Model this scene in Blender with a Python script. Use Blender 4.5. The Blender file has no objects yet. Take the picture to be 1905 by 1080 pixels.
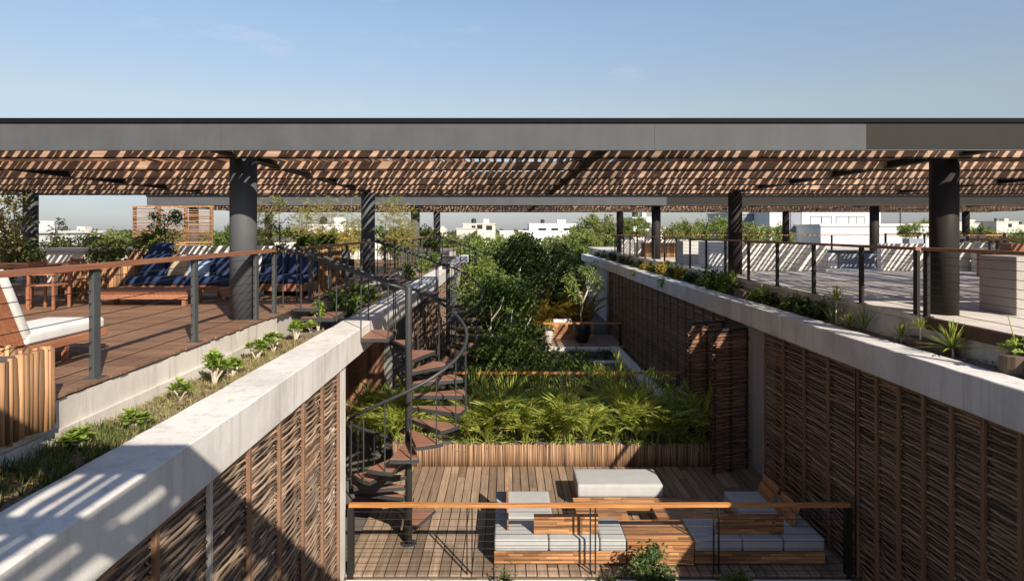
import bpy, bmesh, math, random
from mathutils import Vector, Matrix, noise
rnd = random.Random(11)
U = rnd.uniform
PI = math.pi
rad = math.radians
scene = bpy.context.scene
COL = scene.collection
# the lens: 24 mm, level, so a pixel of the photograph becomes a direction
F, CX, CY, EYE = 1270.0, 940.0, 428.0, 1.42
FLOOR = -4.34          # courtyard floor; the left roof deck is z = 0
SX, SY, SZ = -0.73, 1.38, -1.0   # the way the sunlight travels
def px_x(px, y): return (px - CX) * y / F
def px_z(py, y): return EYE - (py - CY) * y / F
def dep(py, z): return (EYE - z) * F / (py - CY)

# ------------------------------------------------------------------ mesh builder
class MB:
    def __init__(s): s.v = []; s.f = []
    def quad(s, a, b, c, d):
        n = len(s.v); s.v += [tuple(a), tuple(b), tuple(c), tuple(d)]; s.f.append((n, n+1, n+2, n+3))
    def tri(s, a, b, c):
        n = len(s.v); s.v += [tuple(a), tuple(b), tuple(c)]; s.f.append((n, n+1, n+2))
    def box(s, x0, x1, y0, y1, z0, z1):
        n = len(s.v)
        s.v += [(x0,y0,z0),(x1,y0,z0),(x1,y1,z0),(x0,y1,z0),(x0,y0,z1),(x1,y0,z1),(x1,y1,z1),(x0,y1,z1)]
        s.f += [(n,n+3,n+2,n+1),(n+4,n+5,n+6,n+7),(n,n+1,n+5,n+4),(n+1,n+2,n+6,n+5),(n+2,n+3,n+7,n+6),(n+3,n,n+4,n+7)]
        return s
    def obox(s, c, a, b, d):     # centre and three half-axis vectors
        c, a, b, d = Vector(c), Vector(a), Vector(b), Vector(d); n = len(s.v)
        for k in (-1, 1):
            for i, j in ((-1,-1),(1,-1),(1,1),(-1,1)): s.v.append(tuple(c + a*i + b*j + d*k))
        s.f += [(n,n+3,n+2,n+1),(n+4,n+5,n+6,n+7),(n,n+1,n+5,n+4),(n+1,n+2,n+6,n+5),(n+2,n+3,n+7,n+6),(n+3,n,n+4,n+7)]
        return s
    def beam(s, p, q, w, h):     # straight bar between two points, w across, h up
        p, q = Vector(p), Vector(q); d = (q - p); L = d.length; d.normalize()
        up = Vector((0,0,1)) if abs(d.z) < .95 else Vector((0,1,0))
        r = d.cross(up).normalized(); u = r.cross(d).normalized()
        return s.obox((p+q)/2, r*w/2, d*L/2, u*h/2)
    def tube(s, pts, r, n=6, cap=True):
        pts = [Vector(p) for p in pts]; m = len(pts)
        rs = r if isinstance(r, (list, tuple)) else [r]*m
        b = len(s.v); prev = None
        for i, p in enumerate(pts):
            t = (pts[min(i+1, m-1)] - pts[max(i-1, 0)]).normalized()
            if prev is None:
                up = Vector((0,0,1)) if abs(t.z) < .9 else Vector((1,0,0))
                u = t.cross(up).normalized()
            else: u = (prev - t*prev.dot(t)).normalized()
            prev = u; w = t.cross(u)
            for k in range(n):
                a = 2*PI*k/n; s.v.append(tuple(p + (u*math.cos(a) + w*math.sin(a))*rs[i]))
        for i in range(m-1):
            for k in range(n):
                k2 = (k+1) % n
                s.f.append((b+i*n+k, b+i*n+k2, b+(i+1)*n+k2, b+(i+1)*n+k))
        if cap:
            s.f.append(tuple(b+k for k in range(n))[::-1]); s.f.append(tuple(b+(m-1)*n+k for k in range(n)))
        return s
    def prism(s, poly, z0, z1):
        n = len(s.v); m = len(poly)
        s.v += [(x,y,z0) for x,y in poly] + [(x,y,z1) for x,y in poly]
        s.f.append(tuple(n+i for i in range(m))[::-1]); s.f.append(tuple(n+m+i for i in range(m)))
        for i in range(m):
            j = (i+1) % m; s.f.append((n+i, n+j, n+m+j, n+m+i))
        return s
    def lathe(s, prof, n=20, c=(0,0)):
        b = len(s.v); m = len(prof)
        for r, z in prof:
            for k in range(n):
                a = 2*PI*k/n; s.v.append((c[0]+r*math.cos(a), c[1]+r*math.sin(a), z))
        for i in range(m-1):
            for k in range(n):
                k2 = (k+1) % n; s.f.append((b+i*n+k, b+i*n+k2, b+(i+1)*n+k2, b+(i+1)*n+k))
        s.f.append(tuple(b+k for k in range(n))[::-1]); s.f.append(tuple(b+(m-1)*n+k for k in range(n)))
        return s
    def leaf(s, p, d, nrm, L, W, fold=0.0):   # one leaf: a pointed four-cornered blade
        d = d.normalized(); side = d.cross(nrm)
        if side.length < 1e-4: side = Vector((1,0,0))
        side.normalize(); n2 = side.cross(d)
        m = p + d*L*.5
        s.quad(p, m + side*W*.5 + n2*fold*L, p + d*L - n2*fold*L*.5, m - side*W*.5 + n2*fold*L)

def mesh(mb, mat, name='mesh', bevel=0, seg=2, smooth=False, off=None):
    me = bpy.data.meshes.new(name)
    vs = mb.v if off is None else [(x-off[0], y-off[1], z-off[2]) for x, y, z in mb.v]
    me.from_pydata(vs, [], mb.f)
    if bevel:
        bm = bmesh.new(); bm.from_mesh(me)
        es = [e for e in bm.edges if len(e.link_faces) == 2 and e.calc_face_angle(0) > .5]
        bmesh.ops.bevel(bm, geom=es, offset=bevel, segments=seg, affect='EDGES', profile=.5, clamp_overlap=True)
        bm.to_mesh(me); bm.free()
    if smooth:
        me.polygons.foreach_set('use_smooth', [True]*len(me.polygons))
        if bevel == 0 and smooth == 'auto': pass
    if mat: me.materials.append(mat)
    me.update()
    return me
def tag(o, label=None, cat=None, group=None, kind=None):
    if label: o['label'] = label
    if cat: o['category'] = cat
    if group: o['group'] = group
    if kind: o['kind'] = kind
    return o
def thing(name, label, cat, loc=(0,0,0), rz=0, group=None):
    o = bpy.data.objects.new(name, None); COL.objects.link(o)
    o.location = loc; o.rotation_euler = (0,0,rz); o.empty_display_size = .2
    return tag(o, label, cat, group)
ROOTLOC = {}
def part(name, mb, mat, parent, world=False, label=None, **k):
    off = None
    if world:
        off = Vector(parent.location)
        q = parent.parent
        while q is not None: off = off + Vector(q.location); q = q.parent
    me = mb if isinstance(mb, bpy.types.Mesh) else mesh(mb, mat, name, off=off, **k)
    o = bpy.data.objects.new(name, me); COL.objects.link(o); o.parent = parent
    if label: o['label'] = label
    return o
def single(name, mb, mat, label, cat, loc=None, group=None, **k):   # a thing that is one mesh
    me = mb if isinstance(mb, bpy.types.Mesh) else mesh(mb, mat, name, off=loc, **k)
    o = bpy.data.objects.new(name, me); COL.objects.link(o)
    if loc is not None: o.location = loc
    return tag(o, label, cat, group)
def struct(name, mb, mat, **k):
    o = bpy.data.objects.new(name, mesh(mb, mat, name, **k)); COL.objects.link(o)
    return tag(o, kind='structure')
def dup(root, loc, rz=0, label=None, group=None, sc=None):
    def rec(o, par):
        c = o.copy(); COL.objects.link(c); c.parent = par
        for ch in list(o.children): rec(ch, c)
        return c
    r = rec(root, None); r.location = loc; r.rotation_euler = (0,0,rz)
    if sc: r.scale = (sc,)*3 if not isinstance(sc, tuple) else sc
    if label: r['label'] = label
    if group: r['group'] = group
    return r

# ------------------------------------------------------------------ materials
class N:
    def __init__(s, name):
        s.m = bpy.data.materials.new(name); s.m.use_nodes = True; s.t = s.m.node_tree; s.t.nodes.clear()
        s.out = s.t.nodes.new('ShaderNodeOutputMaterial')
    def n(s, kind, **kw):
        x = s.t.nodes.new(kind)
        for k, v in kw.items(): setattr(x, k, v)
        return x
    def l(s, a, b): s.t.links.new(a, b)
    def coord(s, scale=(1,1,1), jitter=True, loc=(0,0,0)):
        tc = s.n('ShaderNodeTexCoord'); mp = s.n('ShaderNodeMapping'); mp.inputs['Scale'].default_value = scale
        mp.inputs['Location'].default_value = loc
        s.l(tc.outputs['Object'], mp.inputs['Vector']); v = mp.outputs['Vector']
        if jitter:
            g = s.n('ShaderNodeNewGeometry'); cb = s.n('ShaderNodeVectorMath', operation='SCALE'); cb.inputs[0].default_value = (37.1, 17.7, 53.3)
            s.l(g.outputs['Random Per Island'], cb.inputs['Scale']); ad = s.n('ShaderNodeVectorMath', operation='ADD')
            s.l(v, ad.inputs[0]); s.l(cb.outputs['Vector'], ad.inputs[1]); v = ad.outputs['Vector']
        return v
    def noise(s, v, scale, detail=4, rough=.55):
        x = s.n('ShaderNodeTexNoise'); x.inputs['Scale'].default_value = scale; x.inputs['Detail'].default_value = detail
        x.inputs['Roughness'].default_value = rough; s.l(v, x.inputs['Vector']); return x.outputs['Fac']
    def ramp(s, f, stops):
        r = s.n('ShaderNodeValToRGB'); e = r.color_ramp.elements
        while len(e) < len(stops): e.new(.5)
        for i, (p, c) in enumerate(stops):
            e[i].position = p; e[i].color = (*c, 1) if len(c) == 3 else c
        s.l(f, r.inputs['Fac']); return r.outputs['Color']
    def mix(s, f, a, b, blend='MIX'):
        x = s.n('ShaderNodeMix', data_type='RGBA', blend_type=blend)
        for sock, val in ((x.inputs['Factor'], f), (x.inputs['A'], a), (x.inputs['B'], b)):
            if hasattr(val, 'is_output'): s.l(val, sock)
            elif isinstance(val, (int, float)): sock.default_value = val
            else: sock.default_value = (*val, 1)
        return x.outputs['Result']
    def math(s, op, a, b=0.0, clamp=False):
        x = s.n('ShaderNodeMath', operation=op, use_clamp=clamp)
        for i, val in enumerate((a, b)):
            if hasattr(val, 'is_output'): s.l(val, x.inputs[i])
            else: x.inputs[i].default_value = val
        return x.outputs[0]
    def island(s): return s.n('ShaderNodeNewGeometry').outputs['Random Per Island']
    def bsdf(s, color, rough=.6, bump=None, bstr=.3, bdist=.01, metal=0, spec=.5, trans=0):
        b = s.n('ShaderNodeBsdfPrincipled')
        if hasattr(color, 'is_output'): s.l(color, b.inputs['Base Color'])
        else: b.inputs['Base Color'].default_value = (*color, 1)
        if hasattr(rough, 'is_output'): s.l(rough, b.inputs['Roughness'])
        else: b.inputs['Roughness'].default_value = rough
        b.inputs['Metallic'].default_value = metal; b.inputs['Specular IOR Level'].default_value = spec
        if bump is not None:
            x = s.n('ShaderNodeBump'); x.inputs['Strength'].default_value = bstr; x.inputs['Distance'].default_value = bdist
            s.l(bump, x.inputs['Height']); s.l(x.outputs['Normal'], b.inputs['Normal'])
        o = b.outputs['BSDF']
        if trans:
            t = s.n('ShaderNodeBsdfTranslucent'); 
            if hasattr(color, 'is_output'):
                s.l(s.mix(1.0, color, (1.25, 1.35, .6), 'MULTIPLY'), t.inputs['Color'])
            else: t.inputs['Color'].default_value = (*color, 1)
            mx = s.n('ShaderNodeMixShader'); mx.inputs['Fac'].default_value = trans
            s.l(o, mx.inputs[1]); s.l(t.outputs['BSDF'], mx.inputs[2]); o = mx.outputs['Shader']
        s.l(o, s.out.inputs['Surface']); return s.m
def wood(name, c1, c2, axis=0, vary=.45, rough=.6, grain=22, bump=.25):
    n = N(name); sc = [grain]*3; sc[axis] = grain*.05
    v = n.coord(tuple(sc)); f = n.noise(v, 1.0, 6, .6)
    col = n.ramp(f, [(.28, c1), (.72, c2)])
    big = n.noise(n.coord((1,1,1), False), 1.3, 3)
    hv = n.n('ShaderNodeHueSaturation'); n.l(col, hv.inputs['Color'])
    val = n.math('ADD', n.math('MULTIPLY', n.island(), vary*2), 1-vary)
    val = n.math('MULTIPLY', val, n.math('ADD', n.math('MULTIPLY', big, .5), .75))
    n.l(val, hv.inputs['Value'])
    return n.bsdf(hv.outputs['Color'], rough, f, bump, .004, spec=.35)
def concrete(name, c, dark, rough=.85, streak=.5, sc=1.0):
    n = N(name); v = n.coord((1,1,1), False)
    a = n.noise(v, 1.1*sc, 6, .62); b = n.noise(n.coord((7,7,.55), False), sc, 4, .6); fine = n.noise(v, 60, 3, .6)
    col = n.mix(n.ramp(a, [(.42, (0,0,0)), (.72, (.6,.6,.6))]), c, dark)
    col = n.mix(n.math('MULTIPLY', n.ramp(b, [(.52, (0,0,0)), (.75, (1,1,1))]), streak), col, dark)
    col = n.mix(.12, col, n.ramp(fine, [(.3, (.25,.25,.24)), (.7, (.9,.88,.85))]))
    return n.bsdf(col, rough, n.mix(.5, a, fine), .25, .01, spec=.25)
def paint(name, c, rough=.45, metal=0, vary=.12, spec=.5):
    n = N(name); v = n.coord((1,1,1), False); a = n.noise(v, 2.2, 5, .6); b = n.noise(n.coord((9,9,.8), False), 1, 3)
    lo = tuple(x*(1-vary) for x in c); hi = tuple(min(1, x*(1+vary)) for x in c)
    col = n.mix(n.math('MULTIPLY', n.ramp(b, [(.5, (0,0,0)), (.75, (1,1,1))]), .6), n.ramp(a, [(.3, lo), (.7, hi)]), lo)
    return n.bsdf(col, n.math('ADD', n.math('MULTIPLY', a, .3), rough-.15), a, .06, .004, metal, spec)
def fabric(name, c, rough=.95, weave=260, vary=.1):
    n = N(name); v = n.coord((1,1,1), False); a = n.noise(v, 5, 4); w = n.noise(v, weave, 2)
    col = n.ramp(a, [(.3, tuple(x*(1-vary) for x in c)), (.7, tuple(min(1,x*(1+vary)) for x in c))])
    return n.bsdf(col, rough, n.mix(.25, a, w), .35, .012, spec=.15)
def leafmat(name, c1, c2, c3=None, trans=.28, rough=.5, spec=.35):
    n = N(name); r = n.island()
    st = [(.0, c1), (.75, c2), (1.0, c3 or c2)]
    col = n.ramp(r, st)
    big = n.noise(n.coord((1,1,1), False), .9, 2)
    hv = n.n('ShaderNodeHueSaturation'); n.l(col, hv.inputs['Color']); n.l(n.math('ADD', n.math('MULTIPLY', big, .7), .65), hv.inputs['Value'])
    return n.bsdf(hv.outputs['Color'], rough, spec=spec, trans=trans)

M = {}
M['concrete'] = concrete('pale_concrete', (.66,.635,.6), (.33,.305,.27), streak=.7)
M['curb'] = concrete('curb_plaster', (.62,.57,.51), (.28,.24,.2), streak=.75)
M['white'] = concrete('white_plaster', (.68,.655,.62), (.5,.47,.43), streak=.3)
M['grey_plaster'] = concrete('grey_plaster', (.43,.40,.37), (.30,.28,.26), streak=.3)
M['block'] = concrete('taupe_plaster', (.27,.235,.215), (.2,.17,.155), streak=.2)
M['tile'] = None
M['steel'] = paint('grey_steel_paint', (.074,.077,.083), .6, spec=.15)
M['post'] = paint('post_steel_paint', (.055,.06,.062), .45)
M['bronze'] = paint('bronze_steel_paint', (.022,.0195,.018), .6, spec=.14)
M['stair'] = paint('stair_steel_paint', (.034,.037,.039), .45)
M['rpost'] = paint('dark_bronze_post', (.017,.015,.014), .6, spec=.25)
M['black'] = paint('black_steel', (.02,.02,.021), .45)
M['cap'] = paint('dark_cap_metal', (.009,.007,.008), .7, spec=.08)
M['rust'] = paint('rusty_steel', (.075,.035,.022), .7, vary=.4)
M['cable'] = paint('cable_steel', (.025,.025,.025), .6, spec=.2)
M['slat'] = wood('pergola_slat_wood', (.095,.043,.025), (.28,.155,.095), 1, .5, .65, 14)
M['joist'] = wood('pergola_joist_wood', (.15,.08,.05), (.34,.235,.165), 0, .45, .65, 14)
M['deck'] = wood('terrace_plank_wood', (.145,.078,.046), (.245,.145,.09), 0, .22, .55, 26)
M['yard'] = wood('courtyard_plank_wood', (.17,.117,.08), (.33,.242,.17), 1, .35, .7, 26)
M['rail'] = wood('handrail_wood', (.2,.075,.04), (.33,.15,.085), 1, .15, .5, 30)
M['railx'] = wood('oiled_handrail_wood', (.3,.11,.03), (.52,.25,.085), 0, .15, .45, 30)
M['teak'] = wood('red_teak_wood', (.22,.085,.045), (.36,.16,.09), 1, .25, .5, 24)
M['sofa'] = wood('striped_sofa_wood', (.19,.072,.03), (.44,.235,.105), 0, .48, .5, 20)
M['stick'] = wood('peeled_stick_wood', (.17,.08,.038), (.42,.24,.12), 2, .6, .7, 14)
M['fstick'] = wood('planter_stick_wood', (.15,.085,.05), (.36,.225,.135), 2, .55, .75, 14)
M['wick'] = wood('woven_stick_bark', (.13,.088,.061), (.33,.235,.165), 1, .6, .8, 9)
M['wickd'] = wood('shaded_stick_bark', (.15,.094,.062), (.33,.225,.15), 1, .6, .8, 9)
M['wpost'] = wood('panel_post_wood', (.16,.085,.05), (.28,.16,.1), 2, .25, .65, 22)
M['doorw'] = wood('red_door_sticks', (.15,.08,.052), (.29,.15,.095), 0, .5, .7, 9)
M['tread'] = wood('stair_tread_wood', (.17,.08,.05), (.3,.15,.095), 0, .25, .55, 26)
M['cush'] = fabric('pale_grey_fabric', (.36,.365,.36), vary=.05)
M['wcush'] = fabric('white_fabric', (.62,.61,.59), vary=.06)
M['navy'] = fabric('navy_fabric', (.024,.038,.09), vary=.25)
M['beige'] = fabric('beige_fabric', (.36,.28,.19))
M['bluef'] = fabric('pale_blue_fabric', (.25,.32,.44), vary=.25)
M['soil'] = concrete('planter_soil', (.05,.036,.025), (.018,.013,.009), rough=.95, streak=.4, sc=4)
M['bedsoil'] = concrete('dry_bed_soil', (.17,.125,.08), (.06,.043,.03), rough=.95, streak=.5, sc=5)
M['litter'] = leafmat('dead_leaf', (.12,.07,.03), (.28,.17,.08), (.36,.27,.15), .1, .8, .1)
M['ground'] = concrete('dry_green_ground', (.07,.075,.03), (.035,.05,.018), rough=.95, sc=.02)
M['bark'] = wood('brown_bark', (.07,.05,.035), (.16,.12,.085), 2, .1, .9, 8)
M['pbark'] = wood('pale_bark', (.36,.31,.25), (.6,.55,.47), 2, .1, .8, 8)
M['glass'] = paint('dark_window_glass', (.02,.025,.03), .15)
M['bwhite'] = concrete('white_house_paint', (.72,.71,.69), (.6,.59,.57), streak=.2, sc=.3)
M['bcream'] = concrete('cream_house_paint', (.52,.48,.42), (.42,.38,.33), streak=.2, sc=.3)
M['bgrey'] = concrete('blue_grey_house_panel', (.17,.2,.25), (.13,.15,.19), streak=.2, sc=.3)
M['blackpot'] = paint('black_pot_glaze', (.018,.018,.02), .35)
M['whitepot'] = paint('white_pot_glaze', (.72,.68,.62), .6)
M['plastic_dark'] = paint('dark_wicker', (.03,.027,.026), .6)
M['l_mid'] = leafmat('mid_green_leaf', (.045,.085,.016), (.12,.165,.034), (.2,.22,.06))
M['l_dark'] = leafmat('dark_green_leaf', (.025,.05,.014), (.065,.1,.026), (.11,.14,.04), .2)
M['l_lite'] = leafmat('light_green_leaf', (.08,.125,.026), (.18,.23,.055), (.27,.28,.08))
M['l_palm'] = leafmat('palm_leaf', (.12,.19,.028), (.39,.44,.085), (.55,.43,.14), .4)
M['l_rose'] = leafmat('lime_leaf', (.13,.22,.035), (.29,.38,.07), (.42,.42,.11), .3, .5)
M['l_yel'] = leafmat('yellow_leaf', (.16,.15,.025), (.38,.28,.045), (.5,.26,.03), .3)
M['l_bam'] = leafmat('bamboo_leaf', (.17,.17,.045), (.36,.31,.1), (.45,.36,.12), .35)
M['l_hedge'] = leafmat('hedge_leaf', (.075,.105,.025), (.18,.21,.06), (.33,.32,.13))
M['l_grass'] = leafmat('planter_grass_blade', (.04,.07,.012), (.1,.125,.03), (.22,.19,.08), .3, .6)
M['l_dry'] = leafmat('dry_grass_blade', (.17,.15,.06), (.33,.29,.13), (.45,.38,.2), .3, .7)
M['l_agave'] = leafmat('agave_leaf', (.1,.16,.07), (.22,.3,.12), (.35,.38,.14), .2)
M['l_far'] = leafmat('far_forest_leaf', (.035,.055,.02), (.075,.1,.035), (.13,.14,.055), .15, .7, .1)
def tile_mat():
    n = N('terrace_tile'); tc = n.n('ShaderNodeTexCoord'); br = n.n('ShaderNodeTexBrick')
    br.offset = 0; br.inputs['Scale'].default_value = 1; br.inputs['Brick Width'].default_value = .6; br.inputs['Row Height'].default_value = .6
    br.inputs['Mortar Size'].default_value = .006
    br.inputs['Color1'].default_value = (.62,.57,.51,1); br.inputs['Color2'].default_value = (.55,.5,.45,1); br.inputs['Mortar'].default_value = (.22,.19,.16,1)
    n.l(tc.outputs['Object'], br.inputs['Vector']); a = n.noise(n.coord((1,1,1), False), 1.4, 5)
    col = n.mix(n.ramp(a, [(.4,(0,0,0)),(.75,(.5,.5,.5))]), br.outputs['Color'], (.33,.25,.18))
    return n.bsdf(col, .7, br.outputs['Fac'], -.2, .005)
M['tile'] = tile_mat()

# ------------------------------------------------------------------ camera, light, sky
cam = bpy.data.cameras.new('camera'); co = bpy.data.objects.new('camera', cam); COL.objects.link(co)
co.location = (0, 0, EYE); co.rotation_euler = (PI/2, 0, 0)
cam.sensor_width = 36; cam.lens = 36*F/1905; cam.shift_x = (952.5-CX)/1905; cam.shift_y = -(540-CY)/1905
cam.clip_start = .05; cam.clip_end = 6000; scene.camera = co
sun = bpy.data.lights.new('sun', 'SUN'); sun.energy = 4.6; sun.angle = rad(.5); sun.color = (1, .9, .76)
so = bpy.data.objects.new('sun', sun); COL.objects.link(so); so.rotation_euler = Vector((SX,SY,SZ)).to_track_quat('-Z','Y').to_euler(); so.location = (8,-14,12)
w = bpy.data.worlds.new('World'); scene.world = w; w.use_nodes = True; nt = w.node_tree; bg = nt.nodes['Background']
sky = nt.nodes.new('ShaderNodeTexSky'); sky.sky_type = 'NISHITA'; sky.sun_disc = False
sky.sun_elevation = math.atan(1/math.hypot(SX,SY)); sky.sun_rotation = math.atan2(-SX, -SY); sky.air_density = 1.0; sky.dust_density = .5; sky.ozone_density = 2.2
tc = nt.nodes.new('ShaderNodeTexCoord'); mp = nt.nodes.new('ShaderNodeMapping'); mp.inputs['Scale'].default_value = (2.2, 2.2, 9); mp.inputs['Location'].default_value = (1.9, .4, .35)
nz = nt.nodes.new('ShaderNodeTexNoise'); nz.inputs['Scale'].default_value = 1.6; nz.inputs['Detail'].default_value = 8; nz.inputs['Roughness'].default_value = .6
nt.links.new(tc.outputs['Generated'], mp.inputs['Vector']); nt.links.new(mp.outputs['Vector'], nz.inputs['Vector'])
cr = nt.nodes.new('ShaderNodeValToRGB'); cr.color_ramp.elements[0].position = .56; cr.color_ramp.elements[1].position = .82; cr.color_ramp.elements[1].color = (.4,.4,.4,1)
nt.links.new(nz.outputs['Fac'], cr.inputs['Fac'])
mx = nt.nodes.new('ShaderNodeMix'); mx.data_type = 'RGBA'; nt.links.new(cr.outputs['Color'], mx.inputs['Factor']); nt.links.new(sky.outputs['Color'], mx.inputs['A'])
mx.inputs['B'].default_value = (5.6, 6.2, 7.2, 1)
sep = nt.nodes.new('ShaderNodeSeparateXYZ'); nt.links.new(tc.outputs['Generated'], sep.inputs[0])
el = nt.nodes.new('ShaderNodeValToRGB'); e = el.color_ramp.elements
while len(e) < 5: e.new(.5)
for i, (p_, c_) in enumerate(((0,(.27,.285,.385)),(.06,(.32,.315,.355)),(.17,(.585,.475,.40)),(.29,(.66,.58,.525)),(.8,(.64,.64,.64)))): e[i].position = p_; e[i].color = (*c_, 1)
nt.links.new(sep.outputs['Z'], el.inputs['Fac'])
mu = nt.nodes.new('ShaderNodeMix'); mu.data_type = 'RGBA'; mu.blend_type = 'MULTIPLY'; mu.inputs['Factor'].default_value = 1
nt.links.new(mx.outputs['Result'], mu.inputs['A']); nt.links.new(el.outputs['Color'], mu.inputs['B'])
nt.links.new(mu.outputs['Result'], bg.inputs['Color'])
bg.inputs['Strength'].default_value = .15
vs = scene.view_settings; vs.view_transform = 'Standard'; vs.look = 'None'; vs.exposure = .85; vs.gamma = 1; vs.use_curve_mapping = False
scene.cycles.max_bounces = 7; scene.cycles.transparent_max_bounces = 4
# ================================================================== SETTING
g = MB(); NG = 14
g.quad((-3000,-60,-11),(3000,-60,-11),(3000,4500,-11),(-3000,4500,-11)); struct('ground', g, M['ground'])
def planks_x(x0, x1, y0, y1, ztop, wd, gap, th, seg):   # boards running left to right
    b = MB(); y = y0
    while y < y1:
        x = x0 - U(0, seg)
        while x < x1:
            xe = x + seg*U(.75, 1.25); a, e = max(x, x0), min(xe, x1)
            if x1 - xe < .3: e = x1; xe = x1
            if e > a: z = ztop + U(-.0015, .0015); b.box(a+.002, e-.002 + (U(-.012,.012) if e == x1 else 0), y, y+wd, z-th, z)
            x = xe
        y += wd + gap
    return b
def planks_y(x0, x1, y0, y1, ztop, wd, gap, th, seg):   # boards running away from the camera
    b = MB(); x = x0
    while x < x1:
        y = y0 - U(0, seg)
        while y < y1:
            ye = y + seg*U(.8, 1.2); a, e = max(y, y0), min(ye, y1)
            if e > a: z = ztop + U(-.003, .003); b.box(x, x+wd, a+.002, e-.002, z-th, z)
            y = ye
        x += wd + gap
    return b
DX = -3.86     # left deck edge
RX = 6.62      # right deck edge
RZ = .07       # right deck level
struct('wooden_terrace_floor', planks_x(-21, DX, 3.6, 30, 0, .135, .006, .028, 2.6), M['deck'])
d = MB(); d.box(-21, DX, 30, 55, -.05, -.002); struct('far_terrace_floor', d, M['deck'])
d = MB(); d.box(RX, 36, 4, 55, RZ-.1, RZ); struct('paved_terrace_floor', d, M['tile'])
struct('courtyard_deck_floor', planks_y(-2.75, 5.95, 11.42, 16.75, FLOOR, .164, .019, .03, 3.2), M['yard'])
d = MB(); d.box(-4.3, 7.5, 11.40, 17.2, FLOOR-.3, FLOOR-.045); struct('courtyard_slab', d, M['soil'])
d = MB(); d.box(-4.4, 7.5, 17.2, 34, FLOOR-.6, FLOOR-.12); struct('garden_soil', d, M['soil'])
d = MB(); d.box(-4.4, 7.5, 34.0, 37.6, FLOOR-.3, FLOOR); struct('far_courtyard_floor', d, M['yard'])
d = MB(); d.box(-4.4, 7.5, 37.62, 52, FLOOR-.6, FLOOR-.12); struct('far_garden_soil', d, M['soil'])
d = MB(); d.box(-2.6, 5.75, 3.0, 11.02, FLOOR-.7, FLOOR-.16); struct('near_bed_soil', d, M['soil'])
d = MB(); d.box(-3.88, -3.24, 2.5, 31.3, -.8, -.44); struct('planter_soil', d, M['bedsoil'])
d = MB(); d.box(6.26, 6.66, 4, 52, -.8, -.42); struct('right_planter_soil', d, M['bedsoil'])
d = MB(); d.box(-3.88, -3.24, 33, 50, -.8, -.44); struct('far_planter_soil', d, M['soil'])

# ================================================================== HOUSES UNDER THE TERRACES
PB = -.86       # underside of the parapet beams
def wavybox(b, x0, x1, y0, y1, z0, z1): b.box(x0, x1, y0, y1, z0, z1)
def roughbeam(x0, x1, y0, y1, z0, z1, j=.004, step=.35):
    b = MB(); n = int((y1-y0)/step); rows = []; c = .012
    prof = [(x0+c,z0),(x1-c,z0),(x1,z0+c),(x1,z1-c),(x1-c,z1),(x0+c,z1),(x0,z1-c),(x0,z0+c)]
    for i in range(n+1):
        y = y0+(y1-y0)*i/n; k = len(b.v)
        b.v += [(px+U(-j,j), y, pz+U(-j,j)) for px, pz in prof]; rows.append(k)
    for r, q in zip(rows, rows[1:]):
        for i in range(8): i2 = (i+1) % 8; b.f.append((r+i, q+i, q+i2, r+i2))
    b.f.append(tuple(rows[0]+i for i in range(8))); b.f.append(tuple(rows[-1]+i for i in range(8))[::-1])
    return b
lh = thing('apartment_building', 'plastered building on the sunny left side of the courtyard, with white roof parapet', 'building', (-4, 12, FLOOR))
b = roughbeam(-3.24, -2.66, 2.2, 31.3, PB, -.38); part('parapet', b, M['concrete'], lh, True)
b = roughbeam(-3.24, -2.66, 33, 50, PB, -.38); part('parapet', b, M['concrete'], lh, True)
b = MB(); b.box(-3.98, -3.885, 2.2, 11.62, -.9, -.05); b.box(-3.885, -3.85, 2.2, 11.6, -.9, -.3); part('curb_wall', b, M['curb'], lh, True, bevel=.006)
b = MB(); b.box(-3.98, -3.885, 13.8, 31.3, -.9, -.05); part('curb_wall', b, M['curb'], lh, True, bevel=.006)
b = MB(); b.box(-3.98, -3.885, 33, 50, -.9, -.05); part('curb_wall', b, M['curb'], lh, True, bevel=.006)
b = MB(); b.box(-21, -3.985, 2, 55, -.62, -.06); b.box(-3.98, -3.25, 2.2, 50, PB+.002, -.82); part('roof_slab', b, M['grey_plaster'], lh, True)
b = MB(); b.box(-21, -4.62, 2, 55, -11, -.63); b.box(-4.615, -3.6, 2.2, 11.2, -11, PB-.003); b.box(-4.615, -3.6, 20.3, 55, -11, PB-.003); part('facade_wall', b, M['grey_plaster'], lh, True)  # second box: filler added behind the near woven wall to block sun, keep it dark
b = MB(); b.box(-3.05, -2.70, 11.12, 11.55, -11, PB-.002); part('pillar', b, M['concrete'], lh, True, bevel=.01)
b = MB(); b.box(-2.9, -2.68, 31.33, 31.9, -6, .02); part('pillar', b, M['black'], lh, True, bevel=.01)
b = MB()
for k in range(8): b.box(-4.6+k*.125, -4.6+k*.125+.12, 20.24+U(0,.012), 20.296, FLOOR+.02, -.95)
part('door', b, M['doorw'], lh, True)
for y in (12.4, 13.5, 14.6, 15.7, 16.8, 17.9, 19):
    b = MB()
    for k in range(9): b.box(-4.6, -4.55-U(0,.012), y+k*.115, y+k*.115+.11, FLOOR+.02, -.95)
    part('door', b, M['doorw'], lh, True)
rh = thing('apartment_building', 'plastered building on the shaded right side of the courtyard, with grey roof parapet', 'building', (7, 12, FLOOR))
b = roughbeam(5.79, 6.26, 4.5, 52, PB, -.38); part('parapet', b, M['concrete'], rh, True)
b = MB(); b.box(6.66, 6.8, 4.5, 52, -.9, RZ-.11); part('curb_wall', b, M['curb'], rh, True, bevel=.006)
b = MB(); b.box(6.585, 6.69, 4.5, 10.72, RZ-.2, RZ-.012); part('edge_beam', b, M['rust'], rh, True, bevel=.006)
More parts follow.
